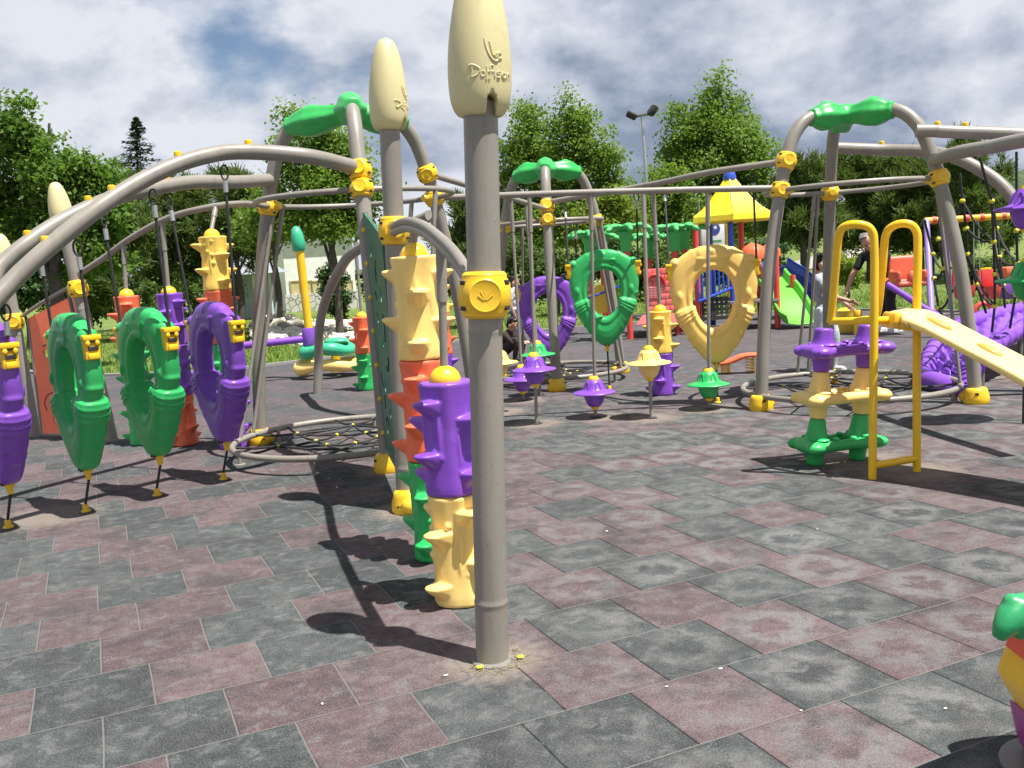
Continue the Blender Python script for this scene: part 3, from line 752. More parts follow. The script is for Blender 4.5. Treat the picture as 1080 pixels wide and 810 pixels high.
# ------------------------------------------------------------------ stacked X-shaped steps
sA, sB = gnd(859, 490), gnd(904, 484.5)
mid = (sA + sB) / 2; ux = (sB - sA).normalized(); uy = V((-ux.y, ux.x, 0)); hw = (sB - sA).length / 2
st = thing('stacked_steps', mid, 'tower of three bone-shaped steps in green, yellow and purple in front of the right-hand tower', 'climbing steps')
def module(z, mat, mat2, up=True, top=False):
    mb = MB()
    LN = .095
    def P(x, y, zz): return mid + ux * x + uy * y + V((LN * (z + zz), 0, z + zz))
    # a rounded ring with four swollen corners, carried on two flared legs
    Z = .138; a_, b_ = hw * 1.5, .10
    cp = []
    for k in range(40):
        q = 2 * PI * k / 40; c_, s_ = math.cos(q), math.sin(q)
        cp.append(P(a_ * math.copysign(abs(c_) ** .55, c_), (b_ + .035 * abs(c_)) * math.copysign(abs(s_) ** .55, s_), Z))
    mb.tube(cp, [.038 + .010 * abs(math.cos(2 * PI * k / 40)) ** 2 for k in range(40)], 14, True)
    for s in (-1, 1):
        for e in (-1, 1): mb.ball(P(a_ * .95 * s, b_ * 1.15 * e, Z), (.074, .062, .043), 16, 10)
        x = hw * s; mb.bar(P(x, -.12, Z), P(x, .12, Z), .11, .06, bev=.02)
        mb.lathe([(.055, 0), (.058, .04), (.064, .085), (.084, Z), (.082, .175), (.068, .22), (.058, .27), (.054, .32)] if not top else [(.055, 0), (.058, .04), (.064, .085), (.084, Z), (.082, .175), (.07, .21), (.064, .25), (.061, .287), (.052, .293)], mid + ux * x + V((LN * z, 0, z)), (LN, 0, 1), 28, lambda a, h: 1 + .03 * math.cos(6 * a))
    o = mb.build('step_module', mat, st); remesh(o, .0085, 5, .5); bake(o)
    g2 = MB()
    for s in (-1, 1):
        for e in (-1, 1):
            g2.ball(P(hw * 1.05 * s, .1 * e, .184), (.045, .032, .012), 12, 8); g2.ball(P(hw * .4 * s, .088 * e, .178), (.022, .03, .012), 12, 8)
    merge(o, g2.build('tread_pad', mat2, st))
module(0.0, GRN, plastic('pad_green', (.02, .42, .15), .4)); module(.32, BUF, plastic('pad_buff', (.85, .58, .22), .4)); module(.64, PUR, plastic('pad_purple', (.25, .08, .5), .4), top=True)

# ------------------------------------------------------------------ yellow ramp with two hoop handrails
hA, hB = gnd(920, 505), gnd(967, 497)
rp = thing('plank_ramp', (hA + hB) / 2, 'pale yellow plank ramp between two golden hoop handrails at the right', 'plank ramp')
hoops = ((hA, [(922, 330), (922, 262), (919, 243), (908, 237), (893, 238), (885, 247), (882, 275), (878, 320), (876, 340)]), (hB, [(967, 330), (968, 262), (966, 243), (957, 236), (943, 238), (934, 249), (931, 280), (927, 320), (924, 335)]))
for b, pts in hoops:
    ys = [b.y, b.y, b.y, b.y + .01, b.y + .05, b.y + .1, b.y + .14, b.y + .22, b.y + .25]
    MB().tube(smooth_path([b] + [at(x, y, Y) for (x, y), Y in zip(pts, ys)], 7), .0255, 14).build('hoop_rail', YEL, rp)
MB().tube([at(876, 339, hA.y + .25), at(921, 338, hA.y + .0), at(968, 337, hB.y)], .024, 12).tube([hA + V((0, 0, .085)), hB + V((0, 0, .085))], .024, 12).tube([at(924, 335, hB.y + .25), at(905, 338, hA.y + .12)], .022, 12).build('crossbar', YEL, rp)
pl = [at(955, 326, hA.y + .12), at(985, 337, hA.y + .0), at(1030, 360, hA.y - .2), at(1080, 386, hA.y - .45), at(1150, 425, hA.y - .8)]
pl = smooth_path(pl, 8); wdir = V((.66, .75, 0)) * .25
mb = MB(); n = len(pl); prof = []
for p in pl:
    i = pl.index(p); ww = wdir * (1.0 if i > 3 else (.55 + .15 * i))
    nz = V((0, 0, 1))
    prof.append([p - ww - nz * .05, p - ww - nz * .012, p - ww * .93, p - ww * .4 + nz * .006, p + ww * .4 + nz * .006, p + ww * .93, p + ww - nz * .012, p + ww - nz * .05, p + ww * .9 - nz * .062, p - ww * .9 - nz * .062])
vs = [q for s_ in prof for q in s_]; m_ = 10; fs = []
for i in range(n - 1):
    for k in range(m_): fs.append((i * m_ + k, i * m_ + (k + 1) % m_, (i + 1) * m_ + (k + 1) % m_, (i + 1) * m_ + k))
fs.append(tuple(range(m_))); fs.append(tuple((n - 1) * m_ + k for k in range(m_)))
mb.add(vs, fs); mb.ball(pl[1] + V((0, 0, -.027)), (.15, .145, .036), 20, 10)
o = mb.build('plank', plastic('plank_yellow', (.9, .68, .25), .38), rp, 35); remesh(o, .012, 4); bake(o)
for q in (.33, .62, .85):
    p = pl[int(q * (n - 1))] - wdir * .35; d = (pl[int(q * (n - 1))] - pl[int(q * (n - 1)) - 3]).normalized()
    rot = MX((d, d.cross(wdir.normalized()).cross(d).normalized(), d.cross(wdir.normalized()))).transposed()
    fh = MB(); fh.ball(p + V((0, 0, .006)), (.085, .038, .026), 18, 8, rot=rot); fh.build('foothold', plastic('foothold_amber', (.62, .32, .05), .4), rp)
br = MB()
br.box(at(957, 340, hA.y + .05), (.26, .2, .1), MX.Rotation(.2, 3, 'Y'), .02)
for k in range(4): br.tube([at(944 + 8 * k, 343, hA.y - .06 - .01 * k), at(944 + 8 * k, 343, hA.y - .12 - .01 * k)], .017, 12, mi=1)
br.build('bracket', [YEL, plastic('amber_dark', (.32, .17, .02), .5)], rp)

# ------------------------------------------------------------------ purple woven ramp
wr = thing('woven_ramp', gnd(1000, 408), 'purple woven-looking plastic ramp rising to the right behind the tower leg', 'climbing ramp')
Lr = smooth_path([at(972, 399, 9.3), at(979, 381, 9.7), at(990, 362, 10.1), at(1010, 345, 10.6), at(1045, 333, 11.3), at(1085, 325, 12.0), at(1120, 318, 12.6)], 6)
Rr = smooth_path([at(1020, 413, 8.7), at(1022, 397, 8.85), at(1030, 384, 8.95), at(1047, 366, 9.3), at(1068, 352, 9.8), at(1095, 338, 10.4), at(1130, 322, 11.2)], 6)
for nm, rail in (('side_rail', Lr), ('side_rail', Rr)):
    fine = smooth_path(rail, 6); L = len(fine); MB().tube(fine, [.082 + (.016 if i % 12 in (4, 5, 6) else 0) for i in range(L)], 16).build(nm, PUR, wr)
n = len(Lr); NU = 40; SUBD = 4; wv = MB(); vs = []; fs = []
rows_ = [(Lr[k].lerp(Lr[k + 1], q / SUBD), Rr[k].lerp(Rr[k + 1], q / SUBD), k + q / SUBD) for k in range(n - 1) for q in range(SUBD)]
for a, b, kk in rows_:          # basket-weave relief: bands pass over and under one another
    for i in range(NU + 1):
        f = i / NU; strand = math.sin(PI * 5 * f); over = math.sin(PI * kk / 1.5) * (1 if int(f * 5) % 2 else -1)
        z = .040 * abs(strand) ** .5 * over + .018 * abs(math.sin(PI * kk / 1.5)) ** .4
        vs.append(a.lerp(b, f) + V((0, 0, z - .03)))
w_ = NU + 1
for r_ in range(len(rows_) - 1):
    for i in range(NU): fs.append((r_ * w_ + i, r_ * w_ + i + 1, (r_ + 1) * w_ + i + 1, (r_ + 1) * w_ + i))
wv.add(vs, fs); o = wv.build('weave', PUR, wr, 70); sm = o.modifiers.new('s', 'SOLIDIFY'); sm.thickness = .05; bake(o)
MB().tube(smooth_path([Lr[0], Lr[0].lerp(Rr[0], .3) + V((.0, -.12, -.0)), Lr[0].lerp(Rr[0], .7) + V((.0, -.1, -.02)), Rr[0]], 5), .1, 14).build('end_roll', PUR, wr)
for k in (14, 26):
    for rail in (Lr, Rr): p = rail[k]; MB().tube([V((p.x, p.y, 0)), p], .03, 10).build('support', STEELD, wr)

# ------------------------------------------------------------------ rope net at the right
rn = thing('rope_net', V((5.3, 9.3, 0)), 'black rope net with yellow knots hanging over the purple ramp', 'rope net')
cols_ = [[(975, 232, 9.6), (984, 268, 9.6), (985, 294, 9.5), (990, 325, 9.5), (1003, 352, 9.3)],
         [(992, 200, 9.4), (990, 252, 9.3), (995, 283, 9.3), (1001, 313, 9.3), (1006, 345, 9.2)],
         [(1012, 182, 9.2), (1015, 212, 9.2), (1019, 241, 9.3), (1020, 268, 9.4), (1030, 300, 9.5), (1040, 330, 9.6)],
         [(1033, 165, 8.6), (1046, 212, 8.8), (1048, 255, 9.0), (1049, 289, 9.1), (1049, 323, 9.2), (1046, 350, 9.3)],
         [(1046, 205, 9.8), (1051, 241, 9.8), (1054, 271, 9.8), (1058, 301, 9.8), (1060, 325, 9.8)],
         [(1072, 160, 8.9), (1072, 243, 9.0), (1073, 278, 9.1), (1071, 311, 9.2), (1065, 346, 9.4)],
         [(1098, 160, 8.9), (1100, 232, 9.2), (1101, 270, 9.3), (1100, 312, 9.3), (1098, 340, 9.4)]]
mb = MB(); K = []
cp = [[at(*q) for q in c_] for c_ in cols_]
for c_ in cp: mb.tube(c_, .0125, 7); K += c_[1:-1]
def sag(a, b): mb.tube([a, a.lerp(b, .33) - V((0, 0, .04)), a.lerp(b, .66) - V((0, 0, .04)), b], .0115, 7)
for i in range(len(cp) - 1):
    for j in range(1, min(len(cp[i]), len(cp[i + 1])) - 1):
        sag(cp[i][j], cp[i + 1][j + (1 if (i + j) % 2 and j + 1 < len(cp[i + 1]) - 1 else 0)])
mb.build('rope', ROPE, rn)
kb = MB(); kb.lathe([(.014, -.035), (.028, -.028), (.034, 0), (.028, .028), (.014, .035)], (0, 0, 0), (1, 0, .2), 12); kb.box((0, 0, 0), (.06, .05, .03), None, .006)
km = proto(kb.build('knot', KNOTY))
for p in K:
    o = obj('knot', km, rn, None, p - rn.location, rnd.uniform(0, 3)); o.scale = (.72, .72, .72)

# ------------------------------------------------------------------ spring rider cut by the frame, bottom right
sx = at(1118, 770, 2.45); base = V((sx.x + .02, 2.45, 0))
sp = thing('spring_rider', base, 'spring rider with green handles and red, yellow and purple body, bottom right corner', 'spring rider')
def Pp(px, py, dy=0): return at(px, py, 2.45 + dy)
def slab(name, poly, dy, th, mat, vox=.012):
    """rounded moulding: outline given as real points, thickness th"""
    cen = sum((Pp(*p, dy) for p in poly), V()) / len(poly)
    mb = MB(); pts = [Pp(*p, dy) for p in poly]; n = len(pts); nn = V((0, 1, 0)) * th / 2
    vs = [p - nn for p in pts] + [p + nn for p in pts]
    fs = [tuple(range(n)), tuple(range(2 * n - 1, n - 1, -1))] + [(i, (i + 1) % n, n + (i + 1) % n, n + i) for i in range(n)]
    mb.add(vs, fs); o = mb.build(name, mat, sp); remesh(o, vox, 45, .6); return bake(o)
slab('body', [(1066, 722), (1078, 690), (1101, 668), (1136, 650), (1206, 655), (1246, 720), (1226, 790), (1136, 800), (1101, 785), (1084, 752)], 0, .22, plastic('rider_yellow', (.85, .50, .012), .32))
slab('mane', [(1069, 696), (1082, 662), (1111, 628), (1176, 600), (1216, 640), (1136, 652), (1101, 670), (1079, 690)], .0, .17, plastic('rider_red', (.75, .07, .03), .32))
slab('lower_body', [(1075, 742), (1084, 750), (1106, 775), (1166, 790), (1166, 860), (1114, 838), (1086, 795)], .02, .2, plastic('rider_magenta', (.34, .05, .24), .32))
hb = MB(); hb.tube(smooth_path([Pp(1053, 674, -.12), Pp(1060, 660, -.12), Pp(1072, 646, -.1), Pp(1092, 642, -.06), Pp(1115, 646, 0)], 6), [.018 + .0022 * k for k in range(13)] + [.045] * 12, 18)
hb.ball(Pp(1068, 633, -.1), (.026, .026, .018)); hb.ball(Pp(1080, 640, -.1), (.05, .045, .035)); hb.ball(Pp(1078, 655, -.1), (.05, .05, .05))
o = hb.build('handle', plastic('rider_green', (.01, .28, .09), .3), sp); remesh(o, .006, 10); bake(o)
cs = MB(); cs.tube([base + V((math.cos(a) * .09, math.sin(a) * .09, .02 + a / (2 * PI) * .045)) for a in [k * .25 for k in range(150)]], .012, 8); cs.build('coil_spring', RED, sp)
MB().lathe([(.17, 0), (.17, .012), (.02, .02)], base).build('base_plate', STEELD, sp)
import numpy as np
# ------------------------------------------------------------------ play castle far behind
CY = 17.0
ca = thing('play_castle', gnd(735, 350), 'play castle with red posts, green palm tops and a yellow canopy in the far middle', 'play castle')
def cpt(px, py, dy=0): return at(px, py, CY + dy)
def stick(name, px, y0, y1, mat, r=.05, dy=0.):
    a = cpt(px, y1, dy); b = V((a.x, a.y, 0)); a = V((a.x, a.y, a.z)); MB().tube([b, a], r, 12).build(name, mat, ca); return a
PALMG = plastic('palm_green', (.055, .48, .11), .4)
def palm(px, py, s, dy, seed):
    c = stick('post', px, 0, py + 14, RED, .055, dy); rr = random.Random(seed)
    mb = MB().lathe([(.075, -.14), (.09, -.12), (.1, .1), (.13, .2), (.1, .24)], c, (0, 0, 1), 16, lambda a, h: 1 + .08 * math.cos(4 * a))
    for k in range(7):
        a = 2 * PI * k / 7 + rr.uniform(0, .4); d = V((math.cos(a), math.sin(a), 0)); w = V((-d.y, d.x, 0)); L = .46 * s
        for j, (x0, x1) in enumerate(((0, .5), (.45, .8), (.75, 1.02))):
            q0, q1 = x0 * L, x1 * L
            z = lambda x: .22 + .13 * math.sin(min(1, x / L) * 2.3) - .10 * (x / L) ** 2
            mb.ball(c + d * ((q0 + q1) / 2) + V((0, 0, z((q0 + q1) / 2))), ((q1 - q0) * .66, .10 * (1.2 - .35 * j), .05), 12, 8, rot=MX((d, w, V((0, 0, 1)))).transposed() @ MX.Rotation(-.25 + .35 * j, 3, 'Y'))
    mb.build('palm_top', PALMG, ca)
for k, (px, py, s, dy) in enumerate(((622, 249, .9, .6), (635, 252, .8, 1.6), (660, 243, 1.1, 0), (684, 251, .85, 1.2), (711, 243, 1.0, .3), (722, 241, 1.05, 1.0))): palm(px, py, s, dy, k)
for px, y1, dy, m in ((733, 236, .2, RED), (770, 232, .4, BLU), (781, 233, 1.3, RED), (748, 233, 1.5, BLU), (818, 264, .3, RED), (836, 290, .9, RED), (642, 290, -.1, ORA), (800, 270, 1.3, RED)): stick('post', px, 0, y1, m, .055, dy)
# canopy: flared hexagonal pyramid with a skirt
cc = cpt(771, 233, .9); hexa = []
mb = MB()
prof = [(.80, -.03), (.82, .0), (.80, .10), (.62, .21), (.44, .37), (.27, .57), (.14, .73), (.09, .78)]
mb.lathe(prof, cc, (0, 0, 1), 6, ux=(1, .35, 0)); mb.build('canopy', plastic('canopy_yellow', (.86, .62, .012), .4), ca, 25)
MB().lathe([(.12, .76), (.125, .8), (.1, .9), (.085, .92), (.04, .97)], cc, (0, 0, 1), 18).build('canopy_cap', BLU, ca)
mb = MB()
for k in range(6):
    a = math.atan2(.35, 1) + k * PI / 3; d = V((math.cos(a), math.sin(a), 0))
    mb.tube([cc + d * r + V((0, 0, h + .004)) for r, h in prof[2:]], .012, 6)
mb.build('canopy_seam', YEL, ca)
# decks
for (x0, x1, y, d0, d1) in ((676, 722, 338, -.1, 1.4), (740, 822, 322, .2, 1.6)):
    a, b = cpt(x0, y, d0), cpt(x1, y, d0); MB().box(((a.x + b.x) / 2, CY + (d0 + d1) / 2, a.z), (b.x - a.x, d1 - d0, .06), None, .01).build('deck', STEELD, ca)
# pink brick-look wall panel with an arched hood and a lattice window
PINK = plastic('pink_red_panel', (.80, .165, .15), .4)
a, b = cpt(681, 330, -.1), cpt(711, 330, -.1); W = b.x - a.x; Hh = .78; o_ = V((a.x, a.y, a.z))
mb = MB()
rows = 7
for r_ in range(rows):
    for c_ in range(4):
        x0 = (c_ - (.5 if r_ % 2 else 0)) * W / 3.5; x1 = x0 + W / 3.5 - .008; x0, x1 = max(0, x0), min(W, x1)
        if x1 - x0 < .02: continue
        mb.box(o_ + V(((x0 + x1) / 2, -.012, (r_ + .5) * Hh / rows)), (x1 - x0, .03, Hh / rows - .008), None, .004)
mb.box(o_ + V((W / 2, .02, Hh / 2)), (W, .035, Hh)); wp = mb.build('wall_panel', PINK, ca)
mb = MB(); mb.tube([o_ + V((W * .36 + .17 * math.cos(q), -.05, .50 + .17 * math.sin(q))) for q in [PI * k / 10 for k in range(11)]], .035, 8); mb.build('arch_hood', plastic('deep_red', (.55, .03, .03), .4), wp)
mb = MB()
mb.box(o_ + V((W * .36, -.032, .36)), (.26, .012, .2))
mb.build('window', plastic('window_white', (.75, .72, .7), .4), wp)
mb = MB()
for k in range(4): mb.box(o_ + V((W * .36 - .1 + k * .066, -.041, .36)), (.012, .012, .2)); mb.box(o_ + V((W * .36, -.0425, .29 + k * .05)), (.26, .012, .012))
mb.build('lattice', RED, wp)
a, b = cpt(670, 340, -.35), cpt(711, 330, -.12)
mb = MB().prism([(0, 0), (.72, 0), (.72, .17), (.12, .17)], cpt(671, 343, -.3), (1, 0, 0), (0, .3, .95), .05); mb.build('skirt_panel', PINK, ca, 20)
# yellow arch, green ribbed panel
mb = MB().prism([(.26 * math.cos(q) * .9, .52 * math.sin(q)) for q in [PI * k / 12 for k in range(13)]], cpt(634, 330, .2), (1, 0, 0), (0, 0, 1), .05); mb.build('arch_panel', plastic('arch_yellow', (.8, .55, .05), .4), ca, 20)
a = cpt(646, 332, .1); mb = MB()
for k in range(6): mb.tube([a + V((k * .055, 0, 0)), a + V((k * .055, 0, .62))], .024, 8)
for k in range(5): mb.box(a + V((.14, 0, .06 + k * .13)), (.32, .03, .025))
mb.build('ribbed_panel', LIME, ca)
MB().tube([cpt(602, 345, .0), cpt(612, 318, .0), cpt(668, 296, .0)], .02, 8).build('handrail', BLU, ca)
# blue railing, black lattice stair
a, b = cpt(737, 318, 0), cpt(772, 304, 0); mb = MB(); mb.tube([a, b], .03, 8).tube([a + V((0, 0, .62)), b + V((0, 0, .62))], .03, 8)
for k in range(9): q = a.lerp(b, k / 8); mb.tube([q, q + V((0, 0, .62))], .018, 8)
mb.build('railing', BLU, ca)
mb = MB(); a = cpt(742, 336, .05)
for k in range(6):
    for j in range(5): mb.box(a + V((k * .085, 0, j * .085)), (.05, .02, .08)); mb.box(a + V((k * .085 + .042, .003, j * .085)), (.05, .02, .03))
mb.build('lattice_panel', DARK, ca)
for k in range(4): q = cpt(728 + 3 * k, 352 - 8 * k, .2 + .2 * k); MB().box((q.x + .3, q.y, max(.06, .15 * k + .1)), (.62, .22, .05), None, .01).build('stair_tread', STEELD, ca)
# orange dome roofs
for px, py, s, dy in ((794, 270, .24, .4), (812, 268, .2, 1.0)):
    c = cpt(px, py, dy); MB().lathe([(s, -.05), (s * 1.02, 0), (s * .96, s * .4), (s * .7, s * .75), (s * .35, s * .93), (.01, s)], c, (0, 0, 1), 24, lambda a, h: 1 + .03 * math.cos(8 * a)).build('dome_roof', ORA, ca)
def slide(name, a, b, mat, w=.24):
    P_ = smooth_path([a, a.lerp(b, .12) + V((0, 0, .0)), a.lerp(b, .45) + V((0, 0, .03)), a.lerp(b, .8) - V((0, 0, .08)), b], 8)
    d = (b - a); s = V((0, 0, 1)).cross(d).normalized(); mb = MB(); vs = []; fs = []; m = 10
    for p in P_:
        for x, z in ((-1, .17), (-.93, .19), (-.84, .17), (-.76, .03), (-.3, 0), (.3, 0), (.76, .03), (.84, .17), (.93, .19), (1, .17)): vs.append(p + s * x * w + V((0, 0, z)))
    vs2 = [v - V((0, 0, .03)) for v in vs]; n = len(P_)
    for i in range(n - 1):
        for k in range(m - 1): fs.append((i * m + k, i * m + k + 1, (i + 1) * m + k + 1, (i + 1) * m + k))
    mb.add(vs, fs); o = mb.build(name, mat, ca); sm = o.modifiers.new('s', 'SOLIDIFY'); sm.thickness = .03; bake(o); return o
a = cpt(811, 294, 1.3); b = gnd(849, 346); slide('slide', a, V((b.x - .05, b.y - .1, .09)), LIME, .36)
a = cpt(816, 282, 2.2); b = gnd(868, 330); slide('slide', a, V((b.x - .1, b.y, .30)), BLU, .38)
# notice board behind the castle
nb = thing('notice_board', at(750, 300, 19.5) * 1, 'pale notice board with a round blue emblem and green lines, behind the canopy posts', 'sign'); nb.location.z = 0
a = at(752, 252, 19.5); MB().tube([V((a.x - .27, a.y, 0)), V((a.x - .27, a.y, 2.5))], .03, 10).build('post', STEELD, nb); MB().tube([V((a.x + .3, a.y, 0)), V((a.x + .3, a.y, 2.5))], .045, 10).build('post', YEL, nb)
MB().box((a.x, a.y, a.z + .05), (.48, .04, .75), None, .004).build('board', plastic('board_white', (.72, .75, .76), .4), nb)
MB().lathe([(.13, 0), (.13, .004)], (a.x + .02, a.y - .0205, a.z + .2), (0, -1, 0), 24).lathe([(.035, .004), (.035, .007)], (a.x + .05, a.y - .0205, a.z + .23), (0, -1, 0), 14, mi=1).build('emblem', [plastic('emblem_blue', (.03, .06, .3), .4), plastic('emblem_white', (.7, .72, .75), .4)], nb)
mb = MB()
for k in range(2): mb.box((a.x + .02, a.y - .0235, a.z - .04 - .085 * k), (.3 - .05 * k, .006, .03))
mb.build('text_line', plastic('sign_green', (.08, .35, .06), .4), nb)

# ------------------------------------------------------------------ spring seesaw
b = gnd(775, 394); ss = thing('spring_seesaw', b, 'low coral-red spring seesaw on two coil springs under the pale yellow ring', 'spring seesaw')
a0, a1 = at(757, 383, b.y + .05), at(797, 374, b.y - .05)
pp = smooth_path([a0, a0.lerp(a1, .3) + V((0, 0, -.012)), a0.lerp(a1, .7) + V((0, 0, .02)), a1], 5); mb = MB()
for i, q in enumerate(pp): mb.ball(q, (.075, .10, .028), 14, 8)
mb.tube(pp, .03, 10); o = mb.build('seat_board', ORA, ss); remesh(o, .012, 3); bake(o)
for f in (.2, .85):
    q = a0.lerp(a1, f); mb = MB(); mb.tube([V((q.x + .05 * math.cos(t_), q.y + .05 * math.sin(t_), .012 + (q.z - .03) * t_ / (2 * PI * 5))) for t_ in [k * .3 for k in range(105)]], .011, 7); mb.build('coil_spring', BUF, ss)
# ------------------------------------------------------------------ spinner at the left: two ring seats, mast
b = gnd(350, 397); sn = thing('spinner', b, 'spinner with yellow mast, green ring seat and buff lower ring near the pale house', 'spinner')
Ys = b.y
MB().tube([at(326, 350, Ys), at(316, 264, Ys)], .062, 16).build('mast', YEL, sn)
mt = at(316, 265, Ys); MB().lathe([(.07, 0), (.092, .03), (.1, .12), (.09, .24), (.06, .34), (.02, .37)], mt, (-.07, 0, 1), 20).build('mast_cap', plastic('mint_green', (.03, .42, .22), .35), sn)
MB().tube([at(232, 367, Ys - .3), at(326, 357, Ys)], .055, 14).lathe([(.09, -.1), (.1, -.06), (.1, .12), (.085, .16)], at(326, 357, Ys), (0, 0, 1), 18).build('arm', PUR, sn)
def ringseat(nm, px, py, rx, ry, r, mat, dy=0):
    c = at(px, py, Ys + dy); mb = MB(); pts = [c + V((math.cos(q) * rx, math.sin(q) * ry, .03 * math.sin(3 * q))) for q in [2 * PI * k / 40 for k in range(40)]]
    mb.tube(pts, [r * (1 + .12 * math.cos(5 * 2 * PI * k / 40)) for k in range(40)], 14, True)
    return mb, c
mb, c = ringseat('a', 347, 368, .37, .34, .09, GRN); mb.ball(c + V((.1, .1, .1)), (.2, .14, .06)); o = mb.build('ring_seat', plastic('mint_green', (.03, .42, .22), .35), sn); remesh(o, .018, 4); bake(o)
mb, c = ringseat('b', 347, 385, .46, .3, .085, BUF); mb.ball(c + V((.45, -.12, -.0)), (.12, .1, .1)); o = mb.build('ring_foot', BUF, sn); remesh(o, .018, 4); bake(o)
MB().tube([at(354, 392, Ys), at(354, 366, Ys)], .07, 14).build('hub_post', YEL, sn)
# ------------------------------------------------------------------ swing frame and seats at the right
sf = thing('swing_set', V((9.2, 20.5, 0)), 'swing frame with purple legs and a yellow top bar with red rings at the right', 'swing frame')
LIL = plastic('lilac_paint', (.3, .2, .55), .4)
for (x0, y0, x1, y1, Y0, Y1) in ((977, 232, 983, 342, 17.6, 16.4), (996, 233, 1003, 330, 17.6, 18.6)): a = at(x0, y0, Y0); b = at(x1, y1, Y1); b.z = 0; MB().tube([b, a], .055, 12).build('leg', LIL, sf)
MB().tube([at(975, 233, 17.6), at(1077, 227, 17.6), at(1130, 224, 17.6)], .06, 12).build('top_bar', YEL, sf)
for x in (985, 1019, 1035, 1058, 1076): MB().tube([at(x - 2, 233 - (x - 975) * .06, 17.6), at(x + 2, 233 - (x - 975) * .06, 17.6)], .072, 12).build('red_collar', RED, sf)
for x in (1112, 1128): b = at(x, 325, 17.0 if x < 1120 else 18.6); b.z = 0; MB().tube([b, at(1120, 225, 17.6)], .055, 12).build('leg', LIL, sf)
for k, (x, lab) in enumerate(((1019, 'red bucket swing seat to the left of the right-hand tower leg'), (1040, 'red bucket swing seat just behind the right-hand tower leg'))):
    Y = 17.6; c = at(x - 2 + k * 6, 304, Y); t = thing('bucket_swing', c, lab, 'swing seat', 'red bucket swing seats')
    mb = MB().lathe([(.13, -.2), (.17, -.16), (.19, 0), (.2, .05), (.17, .05), (.15, -.1)], c, (0, 0, 1), 18); mb.box(c + V((0, .16, .18)), (.3, .06, .34), None, .025); o = mb.build('seat', plastic('swing_red', (.7, .05, .05), .35), t)
    MB().box(c + V((0, .16, .36)), (.22, .05, .05), None, .015).build('top_edge', YEL, t)
    for s in (-1, 1): MB().tube([c + V((.18 * s, 0, .05)), at(x + (s * 8), 232, Y)], .008, 6).build('chain', GALV, t)
# big orange swing chair that the man holds
c = at(957, 289, 14.6); t = thing('swing_chair', c, 'large orange bucket swing chair the man in black is holding', 'swing seat')
mb = MB(); mb.box(c + V((.0, .2, .08)), (.46, .1, .42), MX.Rotation(-.15, 3, 'X'), .05); mb.box(c + V((0, 0, -.15)), (.46, .38, .09), None, .04)
for s in (-1, 1): mb.box(c + V((.2 * s, -.02, -.02)), (.08, .36, .16), None, .035)
mb.ball(c + V((0, -.14, -.06)), (.07, .06, .12)); o = mb.build('seat', plastic('chair_orange', (.62, .10, .04), .4), t); remesh(o, .016, 3); bake(o)
MB().tube([c + V((-.3, 0, -.06)), c + V((-.52, 0, -.18))], .03, 8).build('safety_bar', ORA, t)
MB().tube([at(936, 300, 14.5), at(975, 325, 14.0), at(1010, 345, 13.6)], .05, 12).tube([at(1010, 345, 13.6), V((at(1010, 345, 13.6).x, 13.6, 0))], .05, 12).build('boom', PUR, t)
# small red ring toy and a yellow post behind the ramp
q = at(1037, 329, 14.0); t = thing('ring_handle', V((q.x, q.y, 0)), 'small red ring handle on a thin bar behind the purple ramp', 'play handle')
MB().tube([q + V((math.cos(a) * .13, 0, math.sin(a) * .13)) for a in [2 * PI * k / 24 for k in range(24)]], .035, 10, True).build('ring', RED, t); MB().tube([q + V((-.7, 0, 0)), q + V((0, 0, 0))], .018, 8).tube([q - V((.7, 0, 0)), V((q.x - .7, q.y, 0))], .02, 8).build('bar', STEELD, t)
q = gnd(905, 353); t = thing('yellow_bollard', q, 'short yellow post standing between the boy and the man', 'post'); MB().lathe([(.06, 0), (.06, .3), (.07, .31), (.07, .38), (.055, .4)], q, (0, 0, 1), 18).build('post', YEL, t)
q = gnd(864, 335); t = thing('orange_post', q, 'thin orange post standing beyond the boy, left of the grey leg', 'post'); MB().lathe([(.055, 0), (.055, .95 + .0), (.07, .96), (.075, 1.0), (.05, 1.04)], q, (0, 0, 1), 18).build('post', ORA, t)
q = gnd(893, 350); t = thing('yellow_stool', q, 'round yellow seat on the floor just behind the boy', 'play seat'); MB().lathe([(.14, 0), (.16, .05), (.15, .3), (.16, .36), (.1, .4), (.02, .41)], q, (0, 0, 1), 20).build('seat', plastic('stool_yellow', (.75, .5, .03), .4), t)
# a little toy house far at the right
q = gnd(1070, 318); t = thing('toy_house', V((q.x, 19.5, 0)), 'small purple and orange toddler toy beyond the lawn edge at the right', 'play toy'); c = at(1068, 303, 19.5)
MB().box((c.x, c.y, c.z / 2 + .1), (.55, .4, c.z + .0), None, .06).build('body', PUR, t); MB().box((c.x, c.y, c.z + .32), (.42, .3, .22), None, .06).build('top', ORA, t)

